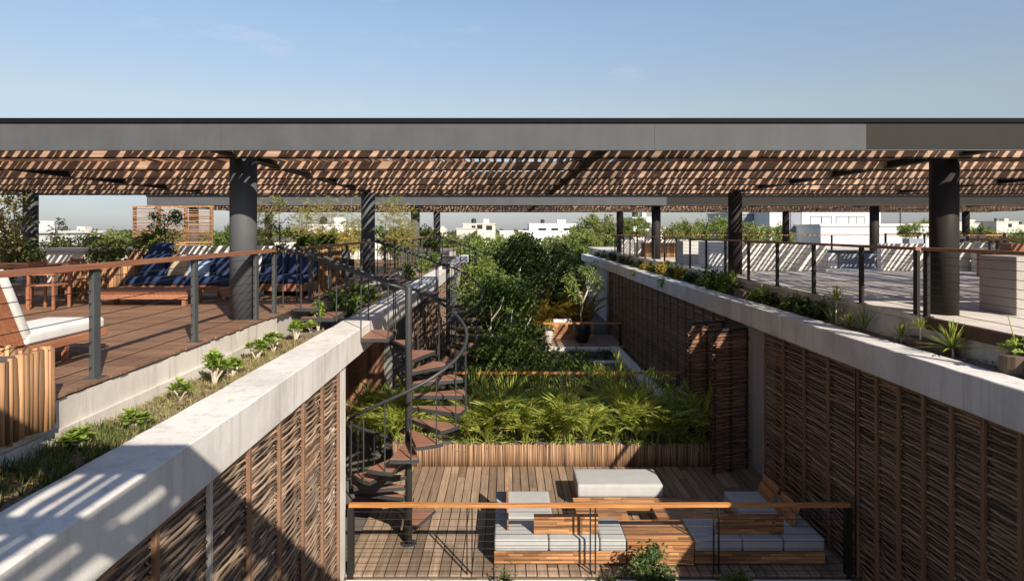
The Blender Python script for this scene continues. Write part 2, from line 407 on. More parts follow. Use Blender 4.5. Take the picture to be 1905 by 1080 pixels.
b = MB(); b.box(6.81, 36, 4, 55, -.62, RZ-.105); b.box(6.27, 6.80, 4.5, 52, PB+.002, -.81); part('roof_slab', b, M['grey_plaster'], rh, True)
b = MB(); b.box(8.6, 36, 2, 55, -11, -.63); b.box(6.5, 8.59, 17.2, 55, -11, PB-.003); b.box(7.2, 8.59, 2, 15.2, -11, FLOOR); b.box(5.96, 8.58, 4.3, 4.5, -11, -.82); part('facade_wall', b, M['grey_plaster'], rh, True)  # last box: unseen end wall added to keep sun from leaking through the interior
b = MB(); b.box(6.05, 6.35, 16.0, 17.15, -11, PB-.002); part('pillar', b, M['grey_plaster'], rh, True, bevel=.01)
b = MB(); b.box(5.85, 6.1, 38.6, 39.4, -11, PB-.002); part('pillar', b, M['black'], rh, True)
# white kerb that ends the courtyard deck, and the frame of the sunken bed farther back
b = MB(); b.box(-2.66, 5.76, 11.05, 11.39, FLOOR-.5, FLOOR-.06)
single('courtyard_kerb', b, M['white'], 'white plastered kerb along the near edge of the courtyard deck', 'kerb', (1.5,11.2,FLOOR-.5), bevel=.01)
bedt = thing('garden_bed_frame', 'white plastered garden bed frame by the foot of the shaded right wall', 'planter bed', (4, 30, FLOOR))
b = MB(); b.box(5.15, 5.6, 23.5, 33.6, FLOOR-.5, FLOOR+.06); part('side_wall', b, M['white'], bedt, True, bevel=.01)
b = MB(); b.box(1.6, 5.14, 30.2, 30.5, FLOOR-.5, FLOOR-.05); part('front_wall', b, M['white'], bedt, True, bevel=.01)
b = MB(); b.box(-.3, 5.14, 33.2, 33.55, FLOOR-.5, FLOOR+.04); part('back_wall', b, M['white'], bedt, True, bevel=.01)

# ================================================================== WOVEN STICK WALLS
def weave(w, h, sp=.043, r=(.011,.021), seed=0):
    rr = random.Random(seed); b = MB(); z = .02; k = 0
    while z < h - .02:
        n = 6; ph = PI*(k % 2); pts = []; y0 = -.03 - rr.uniform(0,.05); y1 = w + .03 + rr.uniform(0,.05); tilt = rr.uniform(-.025,.025)
        for i in range(n+1):
            t = i/n; y = y0 + (y1-y0)*t
            pts.append((.018*math.cos(PI*t*2 + ph) + rr.uniform(-.004,.004), y, z + tilt*(t-.5) + rr.uniform(-.006,.006)))
        ra = rr.uniform(*r); b.tube(pts, [ra*(1.15-.3*i/n) for i in range(n+1)], 5, False)
        z += sp*rr.uniform(.75, 1.25); k += 1
    return b
H = PB - FLOOR
def wv(w, h, m, sp, seed, r=(.011,.021)):
    return [mesh(weave(w, h, sp, r, seed+i), m, 'stick_panel', smooth=True) for i in range(5)]
LP = wv(.96, H, M['wick'], .038, 3, (.011,.022)); RP1 = wv(.6, H, M['wickd'], .052, 30, (.014,.025)); RP2 = wv(1.0, H, M['wickd'], .055, 60, (.014,.026)); 
FPL = [mesh(weave(1.0, H, .07, (.018,.03), 90+i), M['wick'], 'stick_panel', smooth=True) for i in range(2)]
FPR = [mesh(weave(1.0, H, .06, (.016,.026), 95+i), M['wickd'], 'stick_panel', smooth=True) for i in range(3)]
def wall(label, x, ys, w, meshes, postmat, pw=.055, greys=(), side=1):
    t = thing('woven_stick_wall', label, 'stick wall', (x, ys[0], FLOOR))
    for i, y in enumerate(ys):
        o = part('stick_panel', meshes[i % len(meshes)], None, t); o.location = (0, y-ys[0], 0)
    for i, y in enumerate(list(ys) + [ys[-1]+w]):
        b = MB(); b.box(x+side*.018, x+side*.062, y-pw/2, y+pw/2, FLOOR, PB-.004)
        part('panel_post', b, M['grey_plaster'] if i in greys else postmat, t, True, label='pale grey post' if i in greys else None, bevel=.004)
    b = MB(); b.box(x-.03, x+.03, ys[0]-.02, ys[-1]+w+.02, PB-.06, PB-.006); part('top_rail', b, M['wpost'], t, True)
    return t
wall('sunlit wall of woven sticks under the near white parapet left of the spiral stair', -2.74, [2.39+.96*k for k in range(9)], .96, LP, M['wpost'], greys=(4,))
wall('sunlit woven stick wall far back on the left, behind the nearest spiral stair', -2.78, [20.3+1.0*k for k in range(11)], 1.0, FPL, M['wpost'])
wall('shaded wall of woven sticks in narrow panels at the right end of the sofa', 5.9, [5.36+.6*k for k in range(10)], .6, RP1, M['wpost'], .07, side=-1)
wall('shaded wall of woven sticks in wide panels between the sofa and the open doorway', 5.9, [11.38+1.0*k for k in range(4)], 1.0, RP2, M['wpost'], .07, side=-1)
wall('dark woven stick wall receding beyond the folded doors on the right', 5.9, [18.3+1.0*k for k in range(20)], 1.0, FPR, M['wpost'], .05, side=-1)
DP = [mesh(weave(.98, 3.28, .044, (.015,.024), 120+i), M['doorw'], 'stick_panel', smooth=True) for i in range(2)]
def leafdoor(label, a, c, i):
    a, c = Vector(a), Vector(c); t = thing('folding_door', label, 'door', (a.x, a.y, FLOOR))
    ang = math.atan2(-(c.x-a.x), c.y-a.y); t.rotation_euler = (0,0,ang)
    o = part('stick_panel', DP[i], None, t); o.location = (0,0,.06)
    for y in (0, .49, .98):
        b = MB(); b.box(-.03, .03, y-.03, y+.03, .02, 3.42); part('stile', b, M['black'], t, bevel=.004)
    b = MB(); b.box(-.028, .028, .03, .95, 3.36, 3.42); part('top_rail', b, M['black'], t)
    return t
leafdoor('tall open door leaf of woven sticks nearest the doorway, dark frame', (4.93,16.12), (5.83,16.5), 0)
leafdoor('tall door leaf of reddish sticks catching streaks of sun, just behind the nearest leaf', (4.72,17.45), (5.7,17.75), 1)

# ================================================================== PERGOLAS
def pergola(label, ys, y0, y1, x0, x1, xc, split, first=True):
    t = thing('pergola', label, 'pergola', (1.4, y0, 0))
    zb, zt = 2.555, 2.93
    if split is None: split = x1
    for yy, sgn in ((y0, 1), (y1, -1)):
        ya, yb = (yy, yy+.06) if sgn > 0 else (yy-.06, yy)
        b = MB(); xa = x0; xe_ = min(split, x1)
        while xa < xe_-.01:
            xn = min(xa+6.1, xe_); b.box(xa+.0015, xn-.0015, ya+U(0,.002), yb, zb, zt); xa = xn
        part('fascia_beam', b, M['steel'], t, True)
        if split < x1:
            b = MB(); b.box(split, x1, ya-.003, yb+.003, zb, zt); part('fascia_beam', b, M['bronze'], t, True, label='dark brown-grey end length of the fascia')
        b = MB(); b.box(x0-.03, x1+.03, ya-.03, yb+.03, zt+.002, zt+.062); part('cap_flashing', b, M['cap'], t, True)
        b = MB(); b.box(x0, x1, ya-.008 if sgn > 0 else ya, yb if sgn > 0 else yb+.008, zb-.014, zb-.002); part('bottom_flange', b, M['steel'], t, True)
    for xx in (x0, x1-.06):
        b = MB(); b.box(xx, xx+.06, y0+.062, y1-.062, zb, zt); part('side_fascia', b, M['steel'], t, True)
    xs = sorted(list(xc) + [(a+c)/2 for a, c in zip(xc, xc[1:])])
    for x in xs:
        b = MB(); b.box(x-.012, x+.012, y0+.065, y1-.065, zb+.03, zb+.2); b.box(x-.075, x+.075, y0+.065, y1-.065, zb+.008, zb+.028)
        for k in range(1, 12):
            yy = y0 + (y1-y0)*k/12; b.box(x-.07, x+.07, yy, yy+.01, zb+.03, zb+.16)
        part('steel_beam', b, M['bronze'], t, True)
    for x in xc:
        for y in ys:
            b = MB(); b.lathe([(.21, -.005 if x < 3 else RZ-.002), (.21, zb+.005)], 28, (x, y))
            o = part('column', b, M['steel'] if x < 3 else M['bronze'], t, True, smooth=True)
            o.data.polygons[-1].use_smooth = False; o.data.polygons[-2].use_smooth = False
    jy = [ys[0]-.45 + 2.1*k for k in range(6)]
    for y in jy:
        b = MB(); x = x0+.07
        while x < x1-.08:
            xe = min(x+U(3.2,4.2), x1-.07); b.box(x+.002, xe-.002, y-.025, y+.025, zb-.005+U(-.004,.004), zb+.13); x = xe
        part('joist', b, M['joist'], t, True)
        b = MB(); b.box(x0+.07, x1-.07, y-.035, y+.035, zb-.03, zb-.011); part('joist_shade_strip', b, M['bronze'], t, True)  # dark strip added so the shaded underside of the joist shows as a line
    edges = [y0+.065] + jy + [y1-.065]
    for a, c in zip(edges, edges[1:]):
        b = MB(); x = x0+.12; 
        while x < x1-.1:
            if U(0,1) > .012:
                hh = U(.085,.13); ww = U(.024,.042); xx = x+U(-.022,.022); m_ = 5 if c-a > 1 else 2; rw = []; tl = U(-.12,.12); sl = U(-.04,.04); bw = U(-.045,.045)
                for i in range(m_+1):
                    f = i/m_; yy = a-.03+(c-a+.06)*f; xm = xx+sl*(f-.5)+bw*math.sin(PI*f)+U(-.006,.006); w2 = ww*U(.8,1.15)/2; h2 = hh*U(.88,1.08); k = len(b.v); zz = zb+.131
                    b.v += [(xm-w2,yy,zz),(xm+w2,yy,zz),(xm+w2+tl*h2,yy,zz+h2),(xm-w2+tl*h2,yy,zz+h2)]; rw.append(k)
                for r0, r1 in zip(rw, rw[1:]):
                    for i in range(4): i2 = (i+1) % 4; b.f.append((r0+i,r0+i2,r1+i2,r1+i))
                b.f.append((rw[0],rw[0]+3,rw[0]+2,rw[0]+1)); b.f.append((rw[-1],rw[-1]+1,rw[-1]+2,rw[-1]+3))
            x += .15
        part('slat_layer', b, M['slat'], t, True)
    return t
XC = (-14.6, -4.22, 7.07, 17.3, 28.4)
pergola('near long steel pergola with reddish wooden slats, grey fascia across the whole view', (11, 21), 9.6, 21.95, -16.2, 30, XC, 5.08)
pergola('far steel pergola with reddish slats, seen beneath the near one', (32, 42.1), 30.85, 43.0, -16.2, 30, XC, 7.3)
pergola('grey steel pergola behind the viewer whose slat shadows fall on the near white parapet', (-10, 0), -11.4, 1.06, -16.2, 12, (-14.6, -4.22, 7.07), None)

# ================================================================== RAILINGS
def railing(label, pts, z0, posts, mat_post, mat_rail, h=1.1, ncab=8, pw=(.05,.11), rail=(.1,.05), pair=None, wavy=0, group=None):
    p0, p1 = Vector(pts[0]), Vector(pts[1]); L = (p1-p0).length; d = (p1-p0)/L
    t = thing('cable_railing', label, 'railing', (p0.x, p0.y, z0), group=group)
    ztop = z0 + h
    n = max(2, int(L/.5)); pl = [p0 + d*L*i/n for i in range(n+1)]
    nd = Vector((-d.y, d.x))
    b = MB(); prev = None; base = len(b.v); ring = []
    for q in pl:
        wz = U(-wavy, wavy); ww = rail[0]/2*(1+U(-wavy,wavy)*4); row = []
        for a, c in ((-ww, -rail[1]), (ww, -rail[1]), (ww, 0), (-ww, 0)):
            row.append(len(b.v)); b.v.append((q.x+nd.x*a, q.y+nd.y*a, ztop+c+wz))
        ring.append(row)
    for r0, r1 in zip(ring, ring[1:]):
        for k in range(4): k2 = (k+1) % 4; b.f.append((r0[k], r0[k2], r1[k2], r1[k]))
    b.f.append(tuple(ring[0][::-1])); b.f.append(tuple(ring[-1]))
    part('handrail', b, mat_rail, t, True)
    for s in posts:
        offs = (0,) if pair is None or s in (0, L) or s < .05 or s > L-.05 else (-pair/2, pair/2)
        for o_ in offs:
            q = p0 + d*(s+o_); b = MB(); wdt = pw if pair is None or len(offs) == 1 else (.045, .02)
            a1, a2 = nd*wdt[0]/2, d*wdt[1]/2
            b.obox((q.x, q.y, (z0+ztop-rail[1])/2), (a1.x,a1.y,0), (a2.x,a2.y,0), (0,0,(ztop-rail[1]-z0)/2)); part('post', b, mat_post, t, True, bevel=.003)
            b = MB(); b.obox((q.x, q.y, z0+.006), (nd.x*.07,nd.y*.07,0), (d.x*.08,d.y*.08,0), (0,0,.006)); part('base_plate', b, mat_post, t, True)
    for k in range(ncab):
        z = z0 + (h-rail[1])*(k+.9)/(ncab+.6)
        b = MB(); b.tube([(p0.x,p0.y,z), (p1.x,p1.y,z)], .0042, 5); part('cable', b, M['cable'], t, True)
    return t
LX = -3.95
railing('near left deck railing with red-brown wooden handrail, grey posts, from lounger to column', ((LX,2.4),(LX,11.72)), 0, (2.2, 4.17, 6.28, 8.42, 9.27), M['post'], M['rail'], wavy=.002)
railing('wooden left deck railing between the two nearer spiral stairs', ((LX,13.75),(LX,20.0)), 0, (.05, 1.6, 3.3, 5.0, 6.2), M['post'], M['rail'], wavy=.002)
railing('left deck railing under the far pergola, beyond the second spiral stair', ((LX,22.4),(LX,40.6)), 0, (.05, 2, 4, 6, 8, 10, 12, 14, 16, 18.1), M['post'], M['rail'], wavy=.002)
railing('near right deck railing with brown handrail above the rusty deck edge', ((6.58,8.45),(6.58,10.72)), RZ, (.05, 2.21), M['rpost'], M['rail'], h=1.08, wavy=.002)
railing('long right deck railing of dark posts running back to the far trees', ((6.58,10.86),(6.58,41)), RZ, [.06]+[1.75+1.95*k for k in range(15)]+[30.1], M['rpost'], M['rail'], h=1.08, wavy=.002)
railing('far cross railing with sunlit yellowish wooden handrail at the back of the right terrace', ((6.7,41.2),(30,41.2)), RZ, [.1]+[2.6*k for k in range(1,9)]+[23.2], M['rpost'], M['railx'], h=1.08)
railing('dark steel railing in front of the big white house', ((20,36),(33,36)), RZ, [.05, 2.1, 4.2, 6.3, 8.4, 10.5, 12.9], M['rpost'], M['rpost'], h=1.2)
railing('oiled wooden courtyard railing in front of the sofa', ((-2.62,11.46),(5.78,11.46)), FLOOR-.06, (.03, 2.02, 4.09, 6.16, 8.37), M['rpost'], M['railx'], h=1.24, ncab=9, pair=.085, rail=(.09,.055), wavy=.006, pw=(.12,.1))
railing('second courtyard railing behind the palms, its handrail dappled with shade', ((-2.6,22.5),(5.78,22.5)), FLOOR-.1, (.03, 2.0, 4.05, 6.1, 8.3), M['rpost'], M['railx'], h=1.2, ncab=8, pair=.085, rail=(.1,.07), wavy=.008)
railing('third courtyard railing in front of the black tree pot', ((1.9,34.1),(5.78,34.1)), FLOOR, (.03, 1.9, 3.84), M['rpost'], M['railx'], h=1.15, ncab=8, pair=.085, rail=(.1,.07))
railing('far left terrace railing in front of the hedge', ((-19.5,19.2),(-12.6,19.2)), 0, (.1, 3.5, 5.63, 6.8), M['rpost'], M['rpost'], h=1.0)

# ================================================================== SPIRAL STAIRS
def spiral(label, loc):
    t = thing('spiral_staircase', label, 'staircase', loc)
    Rr, st, rise = 1.07, 24.0, .21
    b = MB(); b.lathe([(.064, -.02), (.064, 4.70), (.058, 4.72)], 20); part('pole', b, M['stair'], t, smooth=True)
    b = MB(); b.lathe([(.15, 0), (.15, .014)], 20); part('base_plate', b, M['stair'], t)
    def th(k): return rad(10 + st*(k-13))
    def tread(poly, z):
        b = MB(); b.prism(poly, z-.05, z-.014); o = part('tread', b, M['stair'], t)
        cx = sum(p[0] for p in poly)/len(poly); cy = sum(p[1] for p in poly)/len(poly)
        q = [(cx+(x-cx)*.95, cy+(y-cy)*.95) for x, y in poly]
        # boards laid across the tread
        b = MB(); b.prism(q, z-.0139, z+.012); w_ = part('tread_board', b, M['tread'], o)
        b = MB(); n = len(poly)
        for i in range(n):
            p, r = Vector((*poly[i], z-.03)), Vector((*poly[(i+1) % n], z-.03)); b.beam(p, r, .008, .066)
        part('tread_edge', b, M['stair'], o)
    for k in range(1, 18):
        a = th(k); h = rad(13.5)
        poly = [(.06*math.cos(a-h*2.4), .06*math.sin(a-h*2.4))] + [(Rr*math.cos(a+h*s), Rr*math.sin(a+h*s)) for s in (-1,-.5,0,.5,1)] + [(.06*math.cos(a+h*2.4), .06*math.sin(a+h*2.4))]
        tread(poly, rise*k)
    y0, y1 = -.05, 1.06
    for x0, x1, z in ((-2.30, -1.66, 4.335), (-1.98, -1.38, 4.15), (-.99, -.37, 3.77)):
        tread([(x0,y0),(x1,y0),(x1,y1),(x0,y1)], z)
    # outer handrail: straight over the parapet, then down the helix
    pts = []
    for i in range(9):
        x = -2.42 + i*(2.42-.28)/8; pts.append((x, y1, 5.45 - (x+2.42)*.385))
    z0 = pts[-1][2]; a0 = rad(103); kk0 = 13 + (103-10)/st
    for i in range(1, 61):
        a = a0 - rad(348)*i/60; k = kk0 - 348*i/60/st; zz = rise*k + 1.13
        f = min(1, i/7); zz = zz*f + (z0 - i*.03)*(1-f); pts.append((Rr*math.cos(a), Rr*math.sin(a), zz))
    b = MB(); b.tube(pts, .03, 8); part('handrail', b, M['stair'], t, smooth=True)
    ins = [(-2.42 + i*.3, y0, 5.47 - i*.3*.335) for i in range(8)] + [(-.05, y0, 4.68)]
    b = MB(); b.tube(ins, .03, 8); part('handrail', b, M['stair'], t, smooth=True)
    def bal(x, y, za, zb):
        b = MB(); b.tube([(x,y,za),(x,y,zb)], .013, 6); part('baluster', b, M['stair'], t)
    for k in range(3, 18):
        for s in (.4,):
            a = th(k) + rad(13.5)*s*1.15
            kk = 13 + (math.degrees(a)-10)/st; bal(Rr*math.cos(a), Rr*math.sin(a), rise*k-.05, rise*kk+1.13)
    for x, z in ((-2.38,4.33), (-2.05,4.33), (-1.72,4.14), (-1.4,4.14), (-.95,3.75), (-.45,3.75)):
        bal(x, y1-.01, z-.05, 5.45-(x+2.42)*.385)
        bal(x+.08, y0+.01, z-.05, 5.47-(x+.08+2.42)*.335)
    return t
s1 = spiral('nearest spiral staircase, dark steel with wooden treads, rising from the courtyard deck', (-1.78, 12.57, FLOOR))
dup(s1, (-1.78, 21.2, FLOOR), label='second spiral staircase, shaded by the near pergola, half hidden among green trees')
dup(s1, (-1.80, 41.0, FLOOR), label='farthest spiral staircase, small curl of railing beside the big dark tree')
# ================================================================== COURTYARD FURNITURE
def cushion(name, x0, x1, y0, y1, z0, z1, mat, parent, bev=.045, label=None):
    b = MB(); nx, ny = 8, 6   # slightly crowned box
    b.box(x0, x1, y0, y1, z0, z1)
    me = mesh(b, None, name)
    bm = bmesh.new(); bm.from_mesh(me)
    bmesh.ops.bevel(bm, geom=bm.edges[:], offset=bev, segments=4, affect='EDGES', profile=.6)
    off = Vector(parent.location) if parent else Vector((0,0,0))
    for v in bm.verts: v.co -= off
    bm.to_mesh(me); bm.free(); me.polygons.foreach_set('use_smooth', [True]*len(me.polygons)); me.materials.append(mat); me.update()
    o = part(name, me, None, parent, label=label)
    if parent and x1-x0 > .3:
        pb = MB(); e = bev*.42
        for z in (z0+e, z1-e): pb.tube([(x0+bev,y0+e*.6,z),(x1-bev,y0+e*.6,z),(x1-e*.6,y0+bev,z),(x1-e*.6,y1-bev,z),(x1-bev,y1-e*.6,z),(x0+bev,y1-e*.6,z),(x0+e*.6,y1-bev,z),(x0+e*.6,y0+bev,z),(x0+bev,y0+e*.6,z)], .007, 5)
        pp = mesh(pb, mat, 'piping', off=parent.location); q = bpy.data.objects.new('piping', pp); COL.objects.link(q); q.parent = o
    return o
def slatboard(b, x0, x1, y0, y1, z0, z1, n, axis='x', gap=.004):   # boards side by side
    for i in range(n):
        if axis == 'z':
            a = z0 + (z1-z0)*i/n; b.box(x0, x1, y0, y1, a, a+(z1-z0)/n-gap)
        elif axis == 'y':
            a = y0 + (y1-y0)*i/n; b.box(x0, x1, a, a+(y1-y0)/n-gap, z0, z1)
        else:
            a = x0 + (x1-x0)*i/n; b.box(a, a+(x1-x0)/n-gap, y0, y1, z0, z1)
def stripes(b, x0, x1, y0, y1, z0, z1, rows):     # a panel of short wood strips glued in rows, seen from its x-z face
    h = (z1-z0)/rows
    for r in range(rows):
        x = x0
        while x < x1:
            xe = min(x1, x + U(.12,.42)); 
            if x1-xe < .08: xe = x1
            b.box(x, xe-.001, y0+U(0,.002), y1-U(0,.002), z0+r*h, z0+(r+1)*h-.001); x = xe
def stripes_y(b, x0, x1, y0, y1, z0, z1, rows):
    h = (z1-z0)/rows
    for r in range(rows):
        y = y0
        while y < y1:
            ye = min(y1, y + U(.12,.42)); 
            if y1-ye < .08: ye = y1
            b.box(x0+U(0,.002), x1-U(0,.002), y, ye-.001, z0+r*h, z0+(r+1)*h-.001); y = ye
def stripes_top(b, x0, x1, y0, y1, z0, z1, rows):
    h = (y1-y0)/rows
    for r in range(rows):
        x = x0
        while x < x1:
            xe = min(x1, x + U(.25,.7)); 
            if x1-xe < .1: xe = x1
            b.box(x, xe-.001, y0+r*h, y0+(r+1)*h-.001, z0, z1-U(0,.002)); x = xe
SB, ST = FLOOR+.24, FLOOR+.46       # top of the wooden base, top of the cushions
def base(b, x0, x1, y0, y1):
    stripes(b, x0, x1, y0, y0+.03, FLOOR+.03, SB, 5); stripes(b, x0, x1, y1-.03, y1, FLOOR+.03, SB, 5)
    stripes_y(b, x0, x0+.03, y0+.031, y1-.031, FLOOR+.03, SB, 5); stripes_y(b, x1-.03, x1, y0+.031, y1-.031, FLOOR+.03, SB, 5)
    b.box(x0+.031, x1-.031, y0+.031, y1-.031, FLOOR+.1, SB-.01); b.box(x0+.06, x1-.06, y0+.06, y1-.06, FLOOR, FLOOR+.029)
YA, YB, YC = 11.74, 12.6, 13.9
t = thing('corner_sofa', 'sunlit corner sofa with pale grey cushions on striped wood, left of the table block', 'sofa', (1,12.6,FLOOR))
b = MB(); base(b, -.19, 2.08, YA, YB); base(b, -.19, .88, YB+.004, YC); part('base', b, M['sofa'], t, True)
for x0, x1 in ((-.19,.74), (.75,1.62), (1.63,2.08)): cushion('seat_cushion', x0, x1, YA, YB, SB, ST, M['cush'], t)
for y0, y1 in ((YB+.012,13.2), (13.215,YC)): cushion('seat_cushion', -.19, .88, y0, y1, SB, ST, M['cush'], t)
b = MB(); stripes(b, .5, 1.62, YA+.17, YA+.2, ST, ST+.35, 8); b.box(1.30, 1.345, YA+.155, YA+.168, ST-.06, ST+.34); part('backrest', b, M['sofa'], t, True)
b = MB(); stripes_y(b, .03, .06, 12.05, 12.95, ST, ST+.36, 8); part('backrest', b, M['sofa'], t, True)
b = MB(); stripes_y(b, .02, .05, 13.15, 13.85, ST, ST+.36, 8); part('backrest', b, M['sofa'], t, True)
t = thing('corner_sofa', 'corner sofa with pale grey cushions mostly in the shade by the right wall', 'sofa', (4.4,12.6,FLOOR))
b = MB(); base(b, 3.26, 5.5, YA, YB); base(b, 4.44, 5.5, YB+.004, YC); part('base', b, M['sofa'], t, True)
for x0, x1 in ((3.26,4.08), (4.09,4.79), (4.8,5.5)): cushion('seat_cushion', x0, x1, YA, YB, SB, ST, M['cush'], t)
for y0, y1 in ((YB+.012,13.2), (13.215,YC)): cushion('seat_cushion', 4.44, 5.5, y0, y1, SB, ST, M['cush'], t)
b = MB(); stripes(b, 3.68, 4.86, YA+.17, YA+.2, ST, ST+.35, 8); b.box(4.66, 4.70, YA+.155, YA+.168, ST-.06, ST+.34); part('backrest', b, M['sofa'], t, True)
for y0, y1 in ((12.2,12.95), (13.15,13.88)):
    b = MB(); 
    for r in range(7):
        z = ST + .05*r; x = 5.12 + .02*r; b.box(x, x+.03, y0, y1, z, z+.049)
    part('backrest', b, M['sofa'], t, True)
b = MB(); stripes_top(b, 2.1, 3.24, YA-.02, YB, SB+.12, SB+.18, 10); stripes(b, 2.1, 3.24, YA-.02, YA+.01, FLOOR+.02, SB+.119, 8); stripes(b, 2.1, 3.24, YB-.03, YB, FLOOR+.02, SB+.119, 8)
stripes_y(b, 2.1, 2.13, YA+.011, YB-.031, FLOOR+.02, SB+.119, 8); stripes_y(b, 3.21, 3.24, YA+.011, YB-.031, FLOOR+.02, SB+.119, 8)
single('table_block', b, M['sofa'], 'boxy striped wooden side table filling the gap between both corner sofas', 'table', (2.67,12.2,FLOOR))
b = MB(); z0, z1 = FLOOR+.22, FLOOR+.29
stripes_top(b, 1.38, 2.36, 12.97, 13.98, z0, z1, 10); stripes_top(b, 2.9, 4.0, 12.97, 13.6, z0, z1, 7); stripes_top(b, 2.362, 2.898, 13.5, 13.6, z0, z1, 1); stripes_top(b, 2.362, 4.0, 13.602, 13.98, z0, z1, 4)
for x0, x1, y0, y1 in ((1.42,1.46,13.0,13.95), (3.92,3.96,13,13.95), (2.3,2.34,13,13.45), (2.92,2.96,13,13.45)): b.box(x0, x1, y0, y1, FLOOR, z0-.002)
single('low_table', b, M['sofa'], 'low wooden table with a square opening, between the sofas and the daybed', 'table', (2.6,13.4,FLOOR))
t = thing('daybed', 'pale grey daybed on a low wooden base beyond the low table', 'daybed', (2.4,14.5,FLOOR))
b = MB(); base(b, 1.5, 3.26, 14.12, 15.05); part('base', b, M['sofa'], t, True)
cushion('seat_cushion', 1.49, 3.27, 14.1, 15.06, SB, SB+.27, M['cush'], t, .06)

# ================================================================== LEFT TERRACE FURNITURE
def slabrot(b, c, w, l, th, pitch):   # a slab leaning back about the x axis
    u = Vector((0, -math.cos(pitch), math.sin(pitch))); n_ = Vector((0, math.sin(pitch), math.cos(pitch)))
    b.obox(Vector(c) + u*l/2 + n_*th/2, (w/2,0,0), u*l/2, n_*th/2)
t = thing('sun_lounger', 'teak sun lounger with white cushion and raised back by the left railing', 'lounger', (-5.05,7,0))
b = MB(); b.box(-5.44,-5.39,5.6,8.06,.19,.27); b.box(-4.74,-4.69,5.6,8.06,.19,.27); b.box(-5.389,-4.741,8.01,8.06,.19,.27); b.box(-5.389,-4.741,5.6,5.65,.19,.27)
for i in range(14): b.box(-5.388,-4.742,5.7+i*.165,5.8+i*.165,.235,.255)
part('frame', b, M['teak'], t, True, bevel=.004)
for x in (-5.43,-4.75):
    for y in (5.75,7.3):
        b = MB(); b.box(x,x+.05,y,y+.06,0,.189); part('leg', b, M['teak'], t, True, bevel=.004)
b = MB(); slabrot(b, (-5.065,6.7,.285), .66, .8, .03, rad(62)); b.beam((-4.78,6.42,.9),(-4.78,5.75,.26),.035,.035); b.beam((-5.36,6.42,.9),(-5.36,5.75,.26),.035,.035); part('back_frame', b, M['teak'], t, True)
cushion('seat_cushion', -5.4,-4.72,6.74,8.05,.271,.40,M['wcush'],t,.04)
b = MB(); slabrot(b, (-5.065,6.74,.32), .68, .78, .11, rad(62)); part('back_cushion', b, M['wcush'], t, True, bevel=.035, seg=3, smooth=True)
def stickbox(label, x0, x1, y0, y1, z0, z1, mat, name='stick_planter', rr=(.022,.034), fill=True, group=None, cat='planter'):
    t = thing(name, label, cat, ((x0+x1)/2,(y0+y1)/2,z0), group=group)
    b = MB(); b.box(x0+.03,x1-.03,y0+.03,y1-.03,z0,z1-.06); part('box', b, M['soil'], t, True)
    b = MB()
    def run(p, q):
        p, q = Vector(p), Vector(q); L = (q-p).length; s = 0
        while s < L:
            r = U(*rr); c = p + (q-p)*((s+r)/L); h = U(-.025,.035); lean = U(-.012,.012)
            b.tube([(c.x+U(-.006,.006),c.y+U(-.006,.006),z0+U(-.03,.01)),(c.x+lean*.5,c.y+U(-.008,.008),(z0+z1)/2),(c.x+lean,c.y,z1+h)], [r,r*U(.85,1.05),r*U(.75,1)], 9); s += 2*r*.96
    run((x0,y0),(x1,y0)); run((x1,y0),(x1,y1)); run((x0,y1),(x0,y0)); run((x1,y1),(x0,y1))
    part('stick_cladding', b, mat, t, True, smooth=True)
    return t
stickbox('orange stick-clad planter hanging over the left terrace edge beside the lounger', -4.5, -3.78, 4.3, 5.68, -.2, .44, M['stick'])
# stakes and roots in that planter
t = stickbox('long stick-clad planter bed across the courtyard with palms in it', -2.75, 5.0, 16.66, 17.5, FLOOR, FLOOR+.54, M['fstick'], 'palm_planter', (.010,.02))
def chair(label, loc, rz, src=None):
    if src: return dup(src, loc, rz, label)
    t = thing('dining_chair', label, 'chair', loc, rz)
    for x in (-.22,.22):
        for y, h in ((-.22,.62), (.22,.9)):
            b = MB(); b.box(x-.02,x+.02,y-.02,y+.02,0,h); part('leg', b, M['teak'], t, bevel=.003)
    b = MB(); slatboard(b, -.25,.25,-.25,.25,.43,.455,6,'y'); part('seat', b, M['teak'], t)
    b = MB(); slatboard(b, -.2,.2,.205,.235,.6,.88,3,'z',.03); part('backrest', b, M['teak'], t)
    for x in (-.24,.24):
        b = MB(); b.box(x-.03,x+.03,-.26,.2,.622,.65); part('armrest', b, M['teak'], t)
    return t
GC = 'dining chairs on the left terrace'
c0 = chair('red wooden dining chair on the left terrace, nearest the lounger', (-8.25,12.35,0), rad(90))
c0['group'] = GC
chair('red wooden dining chair between the near one and the stick planter', (-8.3,13.6,0), rad(95), c0)
chair('red wooden dining chair at the left frame edge behind the lounger back', (-9.5,11.9,0), rad(185), c0)
t = thing('dining_table', 'long dark wooden dining table at the left edge of the terrace', 'table', (-9.6,13.1,0))
b = MB(); slatboard(b, -10.6,-8.65,12.5,13.9,.72,.76,9,'y'); part('tabletop', b, M['teak'], t, True)
for x in (-10.5,-8.85):
    for y in (12.6,13.72):
        b = MB(); b.box(x,x+.09,y,y+.09,0,.719); part('leg', b, M['teak'], t, True)
b = MB(); slatboard(b, -7.75,-5.95,12.75,13.55,.24,.3,7,'y'); 
for x in (-7.7,-6.07):
    for y in (12.8,13.42): b.box(x,x+.08,y,y+.08,0,.239)
b.box(-7.75,-5.95,12.77,12.8,.13,.238)
single('coffee_table', b, M['teak'], 'long low wooden coffee table in front of the navy sofa', 'table', (-6.85,13.1,0))
